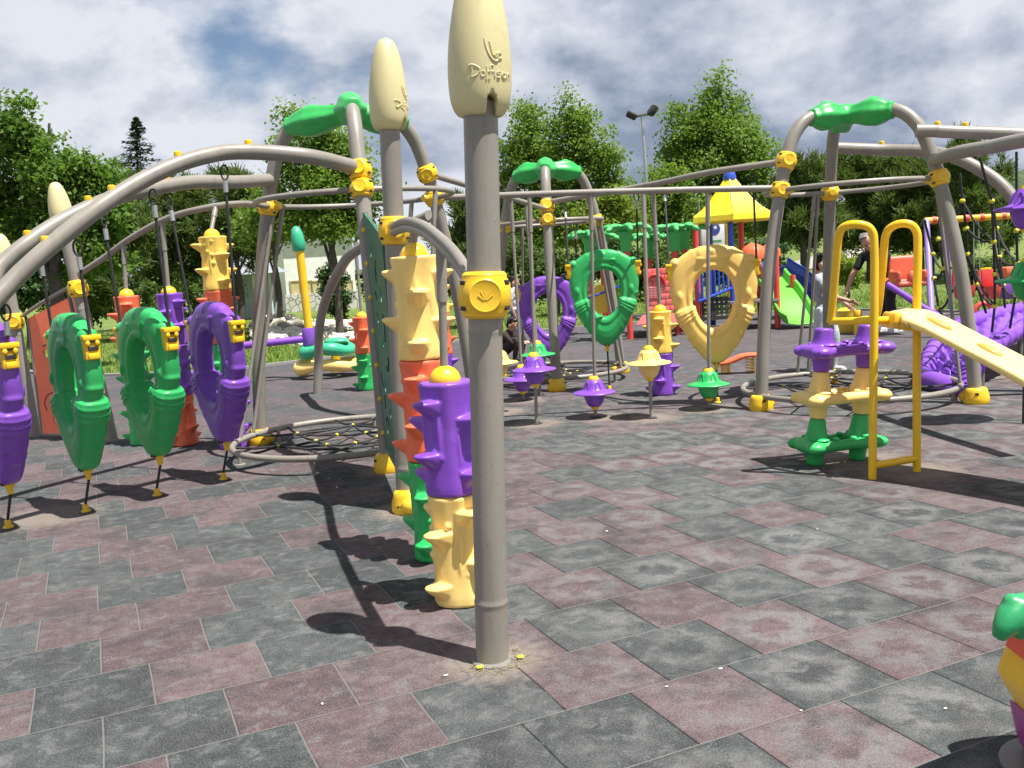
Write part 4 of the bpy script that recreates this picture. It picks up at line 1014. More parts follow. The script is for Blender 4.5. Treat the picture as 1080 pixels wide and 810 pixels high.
# ------------------------------------------------------------------ people
SKIN = plastic('skin', (.46, .24, .15), .5, .05); HAIRD = cloth('dark_hair', (.018, .013, .01), 40); HAIRG = cloth('grey_hair', (.22, .22, .21), 40)
def limb(mb, pts, rad): mb.tube(smooth_path(pts, 5), sum([[r0 + (r1 - r0) * k / 5 for k in range(5)] for r0, r1 in zip(rad, rad[1:])], []) + [rad[-1]], 14); mb.ball(pts[0], rad[0]); mb.ball(pts[-1], rad[-1]); return mb
def hand(mb, w, d, side, s):
    d = d.normalized(); side = (side - d * side.dot(d)).normalized(); nn = d.cross(side)
    mb.ball(w + d * .045 * s, (.018 * s, .038 * s, .048 * s), 12, 8, rot=MX((nn, side, d)).transposed())
    for k, L in enumerate((.066, .076, .07, .056)):
        b_ = w + d * .082 * s + side * (.026 - .0175 * k) * s
        mb.tube([b_ - d * .02 * s, b_ + d * L * .5 * s + nn * .006 * s, b_ + d * L * .95 * s + nn * .022 * s], [.0095 * s, .009 * s, .0075 * s], 8)
    mb.tube([w + d * .025 * s + side * .03 * s, w + d * .06 * s + side * .055 * s, w + d * .09 * s + side * .06 * s + nn * .01 * s], [.012 * s, .011 * s, .009 * s], 8)
def person(loc, label, J, s, shirt, pants, shoe, hair, sleeve='short', shorts=False, rz=0):
    """J: joints in metres at scale 1 (1.75 m figure), front is -Y, rotated by rz"""
    M3 = MX.Rotation(rz, 3, 'Z'); base = V(loc)
    j = {k: base + (M3 @ V(v)) * s for k, v in J.items()}
    t = thing('person', base, label, 'person', 'people in the playground')
    up = (j['neck'] - j['hip']).normalized(); lr = (j['shR'] - j['shL']).normalized()
    kid = s < .85; hs = s * (1.22 if kid else 1.0)
    hd = j['head']; fwd = (M3 @ V(J.get('look', (0, -1, 0)))).normalized(); hu = (hd - j['neck']).normalized(); fwd = (fwd - hu * fwd.dot(hu)).normalized(); hr_ = fwd.cross(hu)
    HR_ = MX((hr_, fwd, hu)).transposed()
    mb = MB()
    limb(mb, [j['neck'] - up * .06 * s, j['neck'] + (hd - j['neck']) * .6], [.058 * s, .05 * s])
    mb.ball(hd + hu * .03 * hs, (.076 * hs, .094 * hs, .105 * hs), 20, 14, rot=HR_); mb.ball(hd + fwd * .03 * hs - hu * .045 * hs, (.056 * hs, .066 * hs, .062 * hs), 16, 10, rot=HR_)
    mb.ball(hd + fwd * .098 * hs - hu * .012 * hs, (.014 * hs, .02 * hs, .024 * hs), 10, 8, rot=HR_)
    for q in (-1, 1): mb.ball(hd + hr_ * q * .08 * hs - hu * .005 * hs, (.012 * hs, .024 * hs, .034 * hs), 10, 8, rot=HR_); mb.ball(hd + hr_ * q * .03 * hs + fwd * .082 * hs + hu * .034 * hs, (.024 * hs, .014 * hs, .009 * hs), 10, 6, rot=HR_)
    sec = [j['hip'] - up * .04 * s, j['hip'].lerp(j['neck'], .35), j['hip'].lerp(j['neck'], .7), j['neck'] - up * .08 * s]
    for q, (a, b) in zip(sec, ((.15, .11), (.135, .10), (.16, .115), (.13, .085))): mb.ball(q, (a * s, b * s, .15 * s), 18, 10, rot=MX((lr, up.cross(lr), up)).transposed())
    for S in 'LR':
        limb(mb, [j['sh' + S], j['el' + S], j['wr' + S]], [.052 * s, .041 * s, .028 * s]); limb(mb, [j['hp' + S], j['kn' + S], j['an' + S]], [.085 * s, .058 * s, .036 * s])
        hand(mb, j['wr' + S], (j['wr' + S] - j['el' + S]), fwd if S == 'R' else fwd, s)
    o = mb.build('body', SKIN, t); remesh(o, .0075 * max(s, .8), 2, .4); bake(o)
    mb = MB()
    for q, (a, b) in zip(sec, ((.168, .128), (.155, .12), (.178, .132), (.135, .095))): mb.ball(q, (a * s, b * s, .155 * s), 18, 10, rot=MX((lr, up.cross(lr), up)).transposed())
    for S in 'LR':
        e = j['sh' + S].lerp(j['el' + S], .62 if sleeve == 'short' else 1); limb(mb, [j['neck'] - up * .06 * s, j['sh' + S], e], [.06 * s, .066 * s, .058 * s])
        if sleeve != 'short': limb(mb, [j['el' + S], j['el' + S].lerp(j['wr' + S], .93)], [.056 * s, .04 * s])
    o = mb.build('shirt', shirt, t); remesh(o, .012 * max(s, .8), 4, .5); bake(o)
    mb = MB(); mb.ball(j['hip'] - up * .05 * s, (.172 * s, .132 * s, .13 * s), 18, 10, rot=MX((lr, up.cross(lr), up)).transposed())
    for S in 'LR':
        pts = [j['hp' + S], j['kn' + S]] + ([] if shorts else [j['an' + S]]); limb(mb, pts, [.1 * s, .074 * s] + ([] if shorts else [.056 * s]))
    o = mb.build('trousers', pants, t); remesh(o, .012 * max(s, .8), 4, .5); bake(o)
    for S in 'LR':
        a = j['an' + S]; fw = M3 @ V((0, -1, 0)); mb = MB(); sd = V((-fw.y, fw.x, 0)); rot = MX((sd, fw, V((0, 0, 1)))).transposed()
        mb.ball(V((a.x, a.y, max(base.z + .045 * s, a.z - .05 * s))), (.045 * s, .06 * s, .055 * s), 14, 8, rot=rot); mb.ball(V((a.x, a.y, base.z + .032 * s)) + fw * .09 * s, (.046 * s, .1 * s, .034 * s), 14, 8, rot=rot); mb.box(V((a.x, a.y, base.z + .010 * s)) + fw * .055 * s, (.085 * s, .27 * s, .02 * s), rot, .006)
        mb.build('shoe', shoe, t)
    mb = MB(); mb.ball(hd + hu * .06 * hs - fwd * .034 * hs, (.083 * hs, .088 * hs, .086 * hs), 18, 12, rot=HR_); mb.ball(hd - fwd * .06 * hs + hu * .0 * hs, (.07 * hs, .05 * hs, .08 * hs), 14, 10, rot=HR_)
    rr = random.Random(len(label))
    for k in range(26):
        a = rr.uniform(0, 2 * PI); q = hr_ * math.cos(a) * .07 + fwd * (math.sin(a) * .07 - .02) + hu * rr.uniform(.08, .135); mb.ball(hd + q * hs, .018 * hs, 8, 5)
    o = mb.build('hair', hair, t); remesh(o, .008, 1, .4); bake(o)
    eb = MB()
    for q in (-1, 1): eb.ball(hd + hr_ * q * .03 * hs + fwd * .083 * hs + hu * .012 * hs, (.011 * hs, .008 * hs, .007 * hs), 8, 6, rot=HR_)
    eb.build('eyes', DARK, o.parent)
    return t
STAND = dict(hip=(0, 0, .96), neck=(0, 0, 1.46), head=(0, -.02, 1.60), shL=(.19, 0, 1.40), shR=(-.19, 0, 1.40), elL=(.24, .02, 1.12), elR=(-.24, .02, 1.12), wrL=(.25, -.06, .86), wrR=(-.25, -.06, .86),
             hpL=(.095, 0, .90), hpR=(-.095, 0, .90), knL=(.11, -.02, .49), knR=(-.1, -.02, .49), anL=(.12, .02, .085), anR=(-.11, .02, .085))
J = dict(STAND); J.update(elR=(-.22, -.22, 1.16), wrR=(-.16, -.46, 1.06), elL=(.23, -.08, 1.14), wrL=(.2, -.28, .98), knL=(.12, -.12, .5), anL=(.13, -.08, .085), knR=(-.1, .06, .49), anR=(-.11, .16, .1))
b = gnd(870, 391)
person(b, 'boy in grey T-shirt and pale jeans behind the grey tower leg, arm held out', J, .78, cloth('grey_tee', (.36, .38, .42)), cloth('pale_jeans', (.55, .6, .66)), cloth('white_shoe', (.7, .7, .7)), HAIRD, rz=R(48))
J = dict(STAND); J.update(hip=(0, .2, .86), neck=(0, -.17, 1.16), head=(0, -.25, 1.29), look=(.9, -1, -.15), shL=(.19, -.12, 1.12), shR=(-.19, -.12, 1.12), elL=(.2, -.2, .84), elR=(-.27, -.26, .86), wrL=(.17, -.27, .58), wrR=(-.24, -.42, .64),
         hpL=(.095, .2, .82), hpR=(-.095, .2, .82), knL=(.11, .05, .46), knR=(-.1, .12, .46), anL=(.12, .18, .09), anR=(-.11, .24, .09))
b = gnd(930, 351)
person((b.x, b.y, 0), 'grey-haired man in black bending forward beside the orange swing chair', J, 1.12, cloth('black_shirt', (.012, .012, .014)), cloth('dark_trousers', (.02, .02, .025)), cloth('white_shoe', (.7, .7, .7)), HAIRG, rz=R(-62))
J = dict(STAND); b = gnd(546, 367)
person(b, 'child in a white T-shirt and jeans standing far behind the rear hats', J, .72, cloth('white_tee', (.7, .72, .75)), cloth('blue_jeans', (.06, .1, .2)), cloth('white_shoe', (.7, .7, .7)), HAIRD, rz=R(70))
J = dict(STAND); J.update(hip=(0, .1, .2), neck=(0, -.12, .62), head=(0, -.2, .76), shL=(.18, -.1, .57), shR=(-.18, -.1, .57), elL=(.2, -.3, .4), elR=(-.2, -.3, .4), wrL=(.1, -.5, .4), wrR=(-.1, -.5, .4), hpL=(.1, .05, .2), hpR=(-.1, .05, .2), knL=(.16, -.36, .46), knR=(-.16, -.36, .46), anL=(.13, -.3, .08), anR=(-.13, -.3, .08))
b = gnd(534, 380)
person(b, 'child in dark brown crouching on the floor beside the centre post', J, .72, cloth('brown_top', (.04, .022, .018)), cloth('brown_bottom', (.035, .025, .022)), cloth('dark_shoe', (.03, .03, .03)), HAIRD, sleeve='long', rz=R(60))
b = gnd(602, 338)
person(b, 'distant person in black seen between the purple and green rings', dict(STAND), .8, cloth('black_shirt', (.012, .012, .014)), cloth('dark_trousers', (.02, .02, .025)), cloth('dark_shoe', (.03, .03, .03)), HAIRD, rz=R(20))
# ------------------------------------------------------------------ rubber-tile floor
TH = R(23.8); TS = .4135; TO = (-1.9277, 3.4494)
def floor_mat():
    m, nt, b = nodes('rubber_tiles'); L = nt.links
    co = N(nt, 'ShaderNodeTexCoord').outputs['Object']; sp = N(nt, 'ShaderNodeSeparateXYZ'); L.new(co, sp.inputs[0])
    wob = noise(nt, co, 1.3, 2); wob = mth(nt, 'MULTIPLY_ADD', wob, .014, -.007)
    x = mth(nt, 'ADD', mth(nt, 'SUBTRACT', sp.outputs[0], TO[0]), wob); y = mth(nt, 'ADD', mth(nt, 'SUBTRACT', sp.outputs[1], TO[1]), wob)
    U = mth(nt, 'DIVIDE', mth(nt, 'ADD', mth(nt, 'MULTIPLY', x, math.cos(TH)), mth(nt, 'MULTIPLY', y, math.sin(TH))), TS)
    W = mth(nt, 'DIVIDE', mth(nt, 'SUBTRACT', mth(nt, 'MULTIPLY', x, math.sin(TH)), mth(nt, 'MULTIPLY', y, math.cos(TH))), TS)
    row = mth(nt, 'FLOOR', W); odd = mth(nt, 'FLOORED_MODULO', row, 2.0)
    wr = N(nt, 'ShaderNodeTexWhiteNoise', noise_dimensions='1D'); L.new(row, wr.inputs['W'])
    U2 = mth(nt, 'SUBTRACT', U, mth(nt, 'ADD', mth(nt, 'MULTIPLY', odd, .6), mth(nt, 'MULTIPLY', wr.outputs[0], .07)))
    cu = mth(nt, 'FLOOR', U2); fu = mth(nt, 'FRACT', U2); fw = mth(nt, 'FRACT', W)
    cid = N(nt, 'ShaderNodeCombineXYZ'); L.new(cu, cid.inputs[0]); L.new(row, cid.inputs[1])
    wn = N(nt, 'ShaderNodeTexWhiteNoise', noise_dimensions='3D'); L.new(cid.outputs[0], wn.inputs['Vector'])
    sc_ = N(nt, 'ShaderNodeSeparateColor'); L.new(wn.outputs['Color'], sc_.inputs[0])
    r1, r2, r3 = sc_.outputs
    # alternation with disorder: neighbours in a row tend to differ
    alt = mth(nt, 'FLOORED_MODULO', mth(nt, 'ADD', cu, mth(nt, 'FLOOR', mth(nt, 'MULTIPLY', row, .5))), 2.0)
    flip = mth(nt, 'GREATER_THAN', r1, .78); isred = mth(nt, 'ABSOLUTE', mth(nt, 'SUBTRACT', alt, flip))
    edge = mth(nt, 'MINIMUM', mth(nt, 'MINIMUM', fu, mth(nt, 'SUBTRACT', 1.0, fu)), mth(nt, 'MINIMUM', fw, mth(nt, 'SUBTRACT', 1.0, fw)))
    green = mixc(nt, r2, (.038, .050, .050), (.078, .092, .090)); red = mixc(nt, r2, (.104, .062, .067), (.160, .107, .110))
    c = mixc(nt, isred, green, red)
    # worn, dusty bloom: irregular light patches and a ring round the middle of many tiles
    n1 = noise(nt, co, 7, 5, .62, .4); n2 = noise(nt, co, 22, 5, .7); n3 = noise(nt, co, 150, 3, .85); n4 = noise(nt, co, .55, 3, .5); n5 = noise(nt, co, 90, 4, .8)
    du = mth(nt, 'SUBTRACT', fu, .5); dw = mth(nt, 'SUBTRACT', fw, .5)
    rad = mth(nt, 'SQRT', mth(nt, 'ADD', mth(nt, 'MULTIPLY', du, du), mth(nt, 'MULTIPLY', dw, dw)))
    rad = mth(nt, 'ADD', rad, mth(nt, 'ADD', mth(nt, 'MULTIPLY_ADD', n1, .50, -.25), mth(nt, 'MULTIPLY_ADD', n2, .22, -.11)))
    ring = ramp(nt, rad, [(.16, 0), (.25, .9), (.33, 1), (.43, .25), (.52, .0)])
    side = ramp(nt, mth(nt, 'MULTIPLY_ADD', mth(nt, 'SUBTRACT', sp.outputs[0], mth(nt, 'MULTIPLY', sp.outputs[1], .03)), .5, .5), [(.2, 0), (.75, 1)])
    dust = mth(nt, 'MULTIPLY', mth(nt, 'MULTIPLY', ring, side), mth(nt, 'MULTIPLY_ADD', r3, .72, .18))
    dust = mth(nt, 'ADD', dust, mth(nt, 'MULTIPLY', ramp(nt, n2, [(.46, 0), (.72, 1)]), .34))
    c = mixc(nt, mth(nt, 'MINIMUM', dust, .8), c, (.205, .20, .198))
    mot = noise(nt, co, 11, 6, .7, .6); mot2 = noise(nt, co, 3.1, 5, .65, .3)
    c = mixc(nt, mth(nt, 'MULTIPLY', ramp(nt, mot, [(.52, 0), (.63, 1)]), .55), c, (.205, .20, .2))
    c = mixc(nt, mth(nt, 'MULTIPLY', ramp(nt, mot, [(.34, 1), (.47, 0)]), .55), c, (.030, .030, .033))
    c = mixc(nt, mth(nt, 'MULTIPLY', ramp(nt, mot2, [(.36, 1), (.5, 0)]), .6), c, (.034, .034, .036))
    c = mixc(nt, mth(nt, 'MULTIPLY', ramp(nt, mot2, [(.55, 0), (.72, 1)]), .3), c, (.17, .158, .155))
    # faint grid of studs showing through on the near left
    gu = mth(nt, 'ABSOLUTE', mth(nt, 'SUBTRACT', mth(nt, 'FRACT', mth(nt, 'MULTIPLY', fu, 6.0)), .5)); gw = mth(nt, 'ABSOLUTE', mth(nt, 'SUBTRACT', mth(nt, 'FRACT', mth(nt, 'MULTIPLY', fw, 4.0)), .5))
    grid = mth(nt, 'ADD', ramp(nt, mth(nt, 'ADD', gu, mth(nt, 'MULTIPLY_ADD', n2, .3, -.15)), [(.36, 0), (.5, 1)]), ramp(nt, mth(nt, 'ADD', gw, mth(nt, 'MULTIPLY_ADD', n1, .3, -.15)), [(.36, 0), (.5, 1)]))
    gm = mth(nt, 'MULTIPLY', mth(nt, 'MULTIPLY', grid, mth(nt, 'SUBTRACT', 1.0, side)), mth(nt, 'MULTIPLY', ramp(nt, n1, [(.42, 0), (.66, 1)]), .36))
    c = mixc(nt, gm, c, (.036, .040, .039))
    # far part of the yard is darker and more violet; broad stains
    far = ramp(nt, mth(nt, 'MULTIPLY', sp.outputs[1], .05), [(.36, 0), (.66, 1)])
    c = mixc(nt, mth(nt, 'MULTIPLY', far, .6), c, mixc(nt, n1, (.060, .054, .064), (.10, .088, .10)))
    c = mixc(nt, mth(nt, 'MULTIPLY', ramp(nt, n4, [(.42, 0), (.7, 1)]), .45), c, mixc(nt, .5, c, (.05, .045, .047)))
    # granules
    c = mixc(nt, mth(nt, 'MULTIPLY', ramp(nt, n3, [(.52, 0), (.66, 1)]), .5), c, (.29, .285, .28))
    c = mixc(nt, mth(nt, 'MULTIPLY', ramp(nt, n3, [(.34, 1), (.48, 0)]), .55), c, (.018, .019, .021))
    c = mixc(nt, mth(nt, 'MULTIPLY', ramp(nt, n5, [(.40, 1), (.5, 0)]), .35), c, (.05, .05, .052))
    # sandy scuffs round the feet of poles and posts
    s = None
    for (px, py, r_) in SCUFF:
        dx = mth(nt, 'SUBTRACT', sp.outputs[0], px); dy = mth(nt, 'SUBTRACT', sp.outputs[1], py)
        d = mth(nt, 'DIVIDE', mth(nt, 'SQRT', mth(nt, 'ADD', mth(nt, 'MULTIPLY', dx, dx), mth(nt, 'MULTIPLY', dy, dy))), r_)
        q = mth(nt, 'SUBTRACT', 1.0, d, None, True); s = q if s is None else mth(nt, 'MAXIMUM', s, q)
    s = ramp(nt, mth(nt, 'ADD', s, mth(nt, 'MULTIPLY_ADD', n2, .9, -.45)), [(.18, 0), (.6, 1)])
    c = mixc(nt, mth(nt, 'MULTIPLY', s, .75), c, mixc(nt, n5, (.19, .155, .13), (.30, .25, .21)))
    # joints
    eu = mth(nt, 'MINIMUM', fu, mth(nt, 'SUBTRACT', 1.0, fu)); ew = mth(nt, 'MINIMUM', fw, mth(nt, 'SUBTRACT', 1.0, fw))
    isrow = mth(nt, 'LESS_THAN', ew, eu)
    sel = mth(nt, 'MAXIMUM', mth(nt, 'MULTIPLY', isrow, .9), mth(nt, 'SUBTRACT', .85, side))
    sel = ramp(nt, mth(nt, 'ADD', sel, mth(nt, 'MULTIPLY_ADD', noise(nt, co, 5, 4, .7), 1.1, -.62)), [(.3, 0), (.6, 1)])
    jw = mth(nt, 'MULTIPLY_ADD', noise(nt, co, 17, 3, .7), .008, .0042)
    jm = ramp(nt, mth(nt, 'DIVIDE', edge, jw), [(.8, 1), (1.0, 0)])
    c = mixc(nt, mth(nt, 'MULTIPLY', jm, mth(nt, 'SUBTRACT', .85, mth(nt, 'MULTIPLY', far, .55))), c, mixc(nt, sel, (.014, .014, .015), (.19, .178, .17)))
    # dark line of shade along the joint's far lip is left to the bump
    L.new(c, b.inputs['Base Color']); b.inputs['Roughness'].default_value = .93; b.inputs['Specular IOR Level'].default_value = .25
    bev = ramp(nt, edge, [(.0, 0), (.02, 1)])
    hh = mth(nt, 'ADD', mth(nt, 'MULTIPLY', bev, .5), mth(nt, 'ADD', mth(nt, 'MULTIPLY', n3, .35), mth(nt, 'MULTIPLY', n5, .3)))
    bp = N(nt, 'ShaderNodeBump'); bp.inputs['Strength'].default_value = .8; bp.inputs['Distance'].default_value = .014; L.new(hh, bp.inputs['Height']); L.new(bp.outputs[0], b.inputs['Normal'])
    return m
SCUFF = [(-.14, 3.43, .30), (bB.x, bB.y, .34), (-1.02, 7.01, .3)] + [(*gnd(px, py).xy, .38) for px, py in ((566, 447), (628, 440), (687, 441), (748, 431), (531, 434), (552, 422))] + [(*gnd(905, 485).xy, .5), (*gnd(967, 497).xy, .42), (*gnd(50, 545).xy, .5), (*gnd(1060, 395).xy, .7)]
EDGE = [(-40, 20), (-16, 22.5), (-11.4, 20.6), (-8.0, 16.7), (-4.95, 15.85), (-2.46, 17.6), (.3, 20.3), (3, 20.8), (6.4, 21.2), (8.2, 19.6), (9.05, 16.75), (13, 15.0), (40, 14)]
bm = bmesh.new(); vs = [bm.verts.new((x, y, 0)) for x, y in [(-40, -12), (40, -12)] + EDGE[::-1]]; bm.faces.new(vs); bmesh.ops.recalc_face_normals(bm, faces=bm.faces)
me = bpy.data.meshes.new('rubber_floor'); bm.to_mesh(me); bm.free()
if me.polygons[0].normal.z < 0: me.flip_normals()
me.materials.append(floor_mat()); fl = bpy.data.objects.new('rubber_floor', me); col.objects.link(fl); tag(fl, kind='structure')

# ------------------------------------------------------------------ lawn sheet to the horizon
def grass_mat(name, a, b_, dry, s=1):
    m, nt, b = nodes(name); co = N(nt, 'ShaderNodeTexCoord').outputs['Object']
    n1 = noise(nt, co, .35 * s, 4, .6); n2 = noise(nt, co, 6 * s, 5, .7); n3 = noise(nt, co, 40 * s, 3, .8)
    c = mixc(nt, n2, a, b_); c = mixc(nt, mth(nt, 'MULTIPLY', ramp(nt, n1, [(.45, 0), (.7, 1)]), .6), c, dry); c = mixc(nt, mth(nt, 'MULTIPLY', ramp(nt, n3, [(.35, 1), (.5, 0)]), .5), c, tuple(x * .45 for x in a))
    nt.links.new(c, b.inputs['Base Color']); b.inputs['Roughness'].default_value = .9
    bp = N(nt, 'ShaderNodeBump'); bp.inputs['Strength'].default_value = .8; bp.inputs['Distance'].default_value = .06; nt.links.new(mth(nt, 'ADD', n2, n3), bp.inputs['Height']); nt.links.new(bp.outputs[0], b.inputs['Normal'])
    return m
LAWN = grass_mat('lawn_grass', (.10, .175, .025), (.19, .285, .045), (.26, .27, .085))
def lawn_h(x, y):      # nearly level; rises to a bank on the right and gently far behind
    d = max(0, y - 27)
    return -.03 + .055 * max(0, y - 24) * sstep(6, 14, x) * sstep(24, 40, y) + .004 * d + .05 * math.sin(x * .4) * sstep(18, 24, y)
xs = [-400, -150, -80] + [-50 + k * 2 for k in range(51)] + [80, 150, 400]; ys = [-30, 0, 8] + [12 + 1.5 * k for k in range(36)] + [75, 90, 120, 180, 300, 700]
mb = MB(); mb.add([(x, y, min(lawn_h(x, y), 7.5)) for y in ys for x in xs], [(j * len(xs) + i, j * len(xs) + i + 1, (j + 1) * len(xs) + i + 1, (j + 1) * len(xs) + i) for j in range(len(ys) - 1) for i in range(len(xs) - 1)])
tag(mb.build('lawn', LAWN, None, 180), kind='structure')
# concrete edging between rubber and lawn
mb = MB()
for (x0, y0), (x1, y1) in zip(EDGE, EDGE[1:]): mb.bar((x0, y0 + .05, 0), (x1, y1 + .05, 0), .1, .09)
tag(mb.build('edging_kerb', paint('concrete', (.28, .27, .26), .9), None, 20), kind='structure')
# grass blades
rng = np.random.default_rng(3)
def in_lawn(x, y):
    for (x0, y0), (x1, y1) in zip(EDGE, EDGE[1:]):
        if x0 <= x <= x1: return y > y0 + (y1 - y0) * (x - x0) / (x1 - x0) + .1
    return False
pts = []
while len(pts) < 26000:
    y = 15.5 + 20 * rng.random() ** 1.5; x = rng.uniform(-.62, .62) * y
    if in_lawn(x, y): pts.append((x, y))
pts = np.array(pts); n = len(pts); a = rng.uniform(0, 6.28, n); h = rng.uniform(.05, .13, n); w = rng.uniform(.008, .02, n)
z = np.array([lawn_h(*p) for p in pts]); ca_, sa_ = np.cos(a) * w, np.sin(a) * w; lx, ly = rng.normal(0, .03, n), rng.normal(0, .03, n)
v = np.empty((n, 3, 3)); v[:, 0] = np.c_[pts[:, 0] - ca_, pts[:, 1] - sa_, z]; v[:, 1] = np.c_[pts[:, 0] + ca_, pts[:, 1] + sa_, z]; v[:, 2] = np.c_[pts[:, 0] + lx, pts[:, 1] + ly, z + h]
def mesh_np(name, v, k, mat, tint=None):
    nf = v.shape[0]; me = bpy.data.meshes.new(name); me.vertices.add(nf * k); me.vertices.foreach_set('co', v.reshape(-1)); me.loops.add(nf * k); me.loops.foreach_set('vertex_index', np.arange(nf * k, dtype=np.int32))
    me.polygons.add(nf); me.polygons.foreach_set('loop_start', np.arange(0, nf * k, k, dtype=np.int32)); me.update(calc_edges=True)
    if tint is not None: at_ = me.attributes.new('tint', 'FLOAT', 'FACE'); at_.data.foreach_set('value', tint.astype(np.float32))
    me.materials.append(mat); o = bpy.data.objects.new(name, me); col.objects.link(o); return o
def leafmat(name, a, b_, trans=.35, rough=.55):
    m, nt, b = nodes(name); t = N(nt, 'ShaderNodeAttribute', attribute_name='tint').outputs['Fac']; c = mixc(nt, t, a, b_)
    nt.links.new(c, b.inputs['Base Color']); b.inputs['Roughness'].default_value = rough; b.inputs['Specular IOR Level'].default_value = .3
    tr = N(nt, 'ShaderNodeBsdfTranslucent'); nt.links.new(mixc(nt, .5, c, (b_[0] * 1.3, b_[1] * 1.4, b_[2] * .7)), tr.inputs[0]); mx = N(nt, 'ShaderNodeMixShader'); mx.inputs[0].default_value = trans
    nt.links.new(b.outputs[0], mx.inputs[1]); nt.links.new(tr.outputs[0], mx.inputs[2]); nt.links.new(mx.outputs[0], nt.nodes['Material Output'].inputs[0]); return m
go = mesh_np('grass', v, 3, leafmat('blade', (.09, .165, .02), (.23, .33, .05)), rng.random(n)); tag(go, 'short green grass of the park lawn', 'grass', kind='stuff')

# ------------------------------------------------------------------ trees
BARK = cloth('bark', (.09, .075, .06), 9)
POP = leafmat('poplar_leaf', (.075, .15, .022), (.22, .325, .055), .46); CHE = leafmat('chestnut_leaf', (.06, .135, .018), (.17, .28, .045), .45); PIN = leafmat('pine_needle', (.045, .088, .02), (.155, .215, .05), .35, .6)
SPR = leafmat('spruce_needle', (.02, .042, .026), (.06, .095, .06), .12); SHR = leafmat('shrub_leaf', (.035, .075, .016), (.12, .19, .035)); YGR = leafmat('bright_leaf', (.10, .17, .02), (.26, .33, .05), .4); HOL = leafmat('thuja_leaf', (.02, .055, .014), (.06, .12, .025), .15)
def unit(n): q = rng.normal(size=(n, 3)); return q / np.linalg.norm(q, axis=1)[:, None]
def leaves_at(cent, nrm, size, tilt=.6, asp=.62):
    """one folded leaf per point"""
    n = len(cent); d = unit(n) * tilt + nrm; d /= np.linalg.norm(d, axis=1)[:, None]
    r_ = unit(n); u = np.cross(d, r_); u /= np.linalg.norm(u, axis=1)[:, None] + 1e-9; w = np.cross(d, u)
    s = size * rng.uniform(.6, 1.35, n)[:, None]; v = np.empty((n, 4, 3))
    v[:, 0] = cent - u * s; v[:, 1] = cent - w * s * asp + d * s * .12; v[:, 2] = cent + u * s; v[:, 3] = cent + w * s * asp + d * s * .12
    return v
def split(blobs, m=12, k=.33):
    out = []
    for c, r in blobs:
        c = np.array(c); r = np.array(r); out.append((c, r * .44))
        for q in unit(m):
            f = rng.uniform(.45, 1.06); out.append((c + q * r * f, r * k * rng.uniform(.6, 1.15)))
    return out
def clumps(blobs, nc, hollow=.55):
    """clump centres spread through ellipsoids, denser towards the surface"""
    out = []; nr = []; vol = np.array([np.prod(r) ** (2 / 3) for c, r in blobs]); pick = rng.choice(len(blobs), nc, p=vol / vol.sum())
    for b in pick:
        c, r = blobs[b]; d = unit(1)[0]; q = (hollow + (1 - hollow) * rng.random() ** .6) if rng.random() < .85 else rng.random() * hollow
        q *= 1 + .1 * math.sin(5 * d[0] + 3 * d[2]) + abs(rng.normal(0, .05))
        out.append(np.array(c) + d * np.array(r) * q); nr.append(d)
    return np.array(out), np.array(nr)
def crown(blobs, nc, per, sig, size, mat, parent, name='crown', up=.5, droop=0, kind='leaf', sub=8):
    if kind == 'leaf': sig *= .78
    if kind == 'leaf' and size > .07: size *= .66; per = int(per * 2.0)
    if sub: blobs = split(blobs, 16 if kind == 'leaf' else 10, .27 if kind == 'leaf' else .36)
    C_, D_ = clumps(blobs, nc); k = rng.integers(int(per * .5), int(per * 1.5) + 1, nc); idx = np.repeat(np.arange(nc), k); n = len(idx)
    g_ = rng.random(nc) * .55
    if kind == 'leaf':
        P_ = C_[idx] + rng.normal(0, 1, (n, 3)) * np.array([sig, sig, sig * .75]); P_[:, 2] -= droop * rng.random(n)
        nr = D_[idx] * .5 + np.array([0, 0, up]); v = leaves_at(P_, nr, size)
    else:              # needles: thin blades bursting out of each clump
        d = unit(n) * .75 + D_[idx] * .5 + np.array([0, 0, up]); d /= np.linalg.norm(d, axis=1)[:, None]; r_ = unit(n); w = np.cross(d, r_); w /= np.linalg.norm(w, axis=1)[:, None] + 1e-9
        L_ = sig * rng.uniform(.6, 1.3, n)[:, None]; P_ = C_[idx] + rng.normal(0, sig * .28, (n, 3)); v = np.empty((n, 4, 3)); wd = size
        v[:, 0] = P_ - w * wd * .6; v[:, 1] = P_ + w * wd * .6; v[:, 2] = P_ + d * L_ + w * wd * .25; v[:, 3] = P_ + d * L_ - w * wd * .25
    tint = np.clip(g_[idx] + rng.random(n) * .45, 0, 1)
    if parent: v = v - np.array(root_loc(parent))
    o = mesh_np(name, v, 4, mat, tint); o.parent = parent; return o
def trunk(parent, base, top, r0, limbs):
    mb = MB(); base, top = V(base), V(top); n = 6
    mb.tube(smooth_path([base - V((0, 0, .2)), base.lerp(top, .3) + V((.08, 0, 0)), base.lerp(top, .65) - V((.07, 0, 0)), top], 4), [r0 * 1.25] + [r0 * (1 - .85 * k / 12) for k in range(1, 13)], 10)
    for (f, e) in limbs:
        a = base.lerp(top, f); e = V(e); m_ = a.lerp(e, .5) + V((0, 0, .12 * (e - a).length)); rr_ = r0 * (1 - .8 * f) * .6; mb.tube(smooth_path([a, m_, e], 4), [rr_ * (1 - .75 * k / 8) for k in range(9)], 7)
    o = mb.build('trunk', BARK, parent); return o
gT = 'trees around the playground'
def wpt(px, py, Y): p = at(px, py, Y); return (p.x, p.y, p.z)
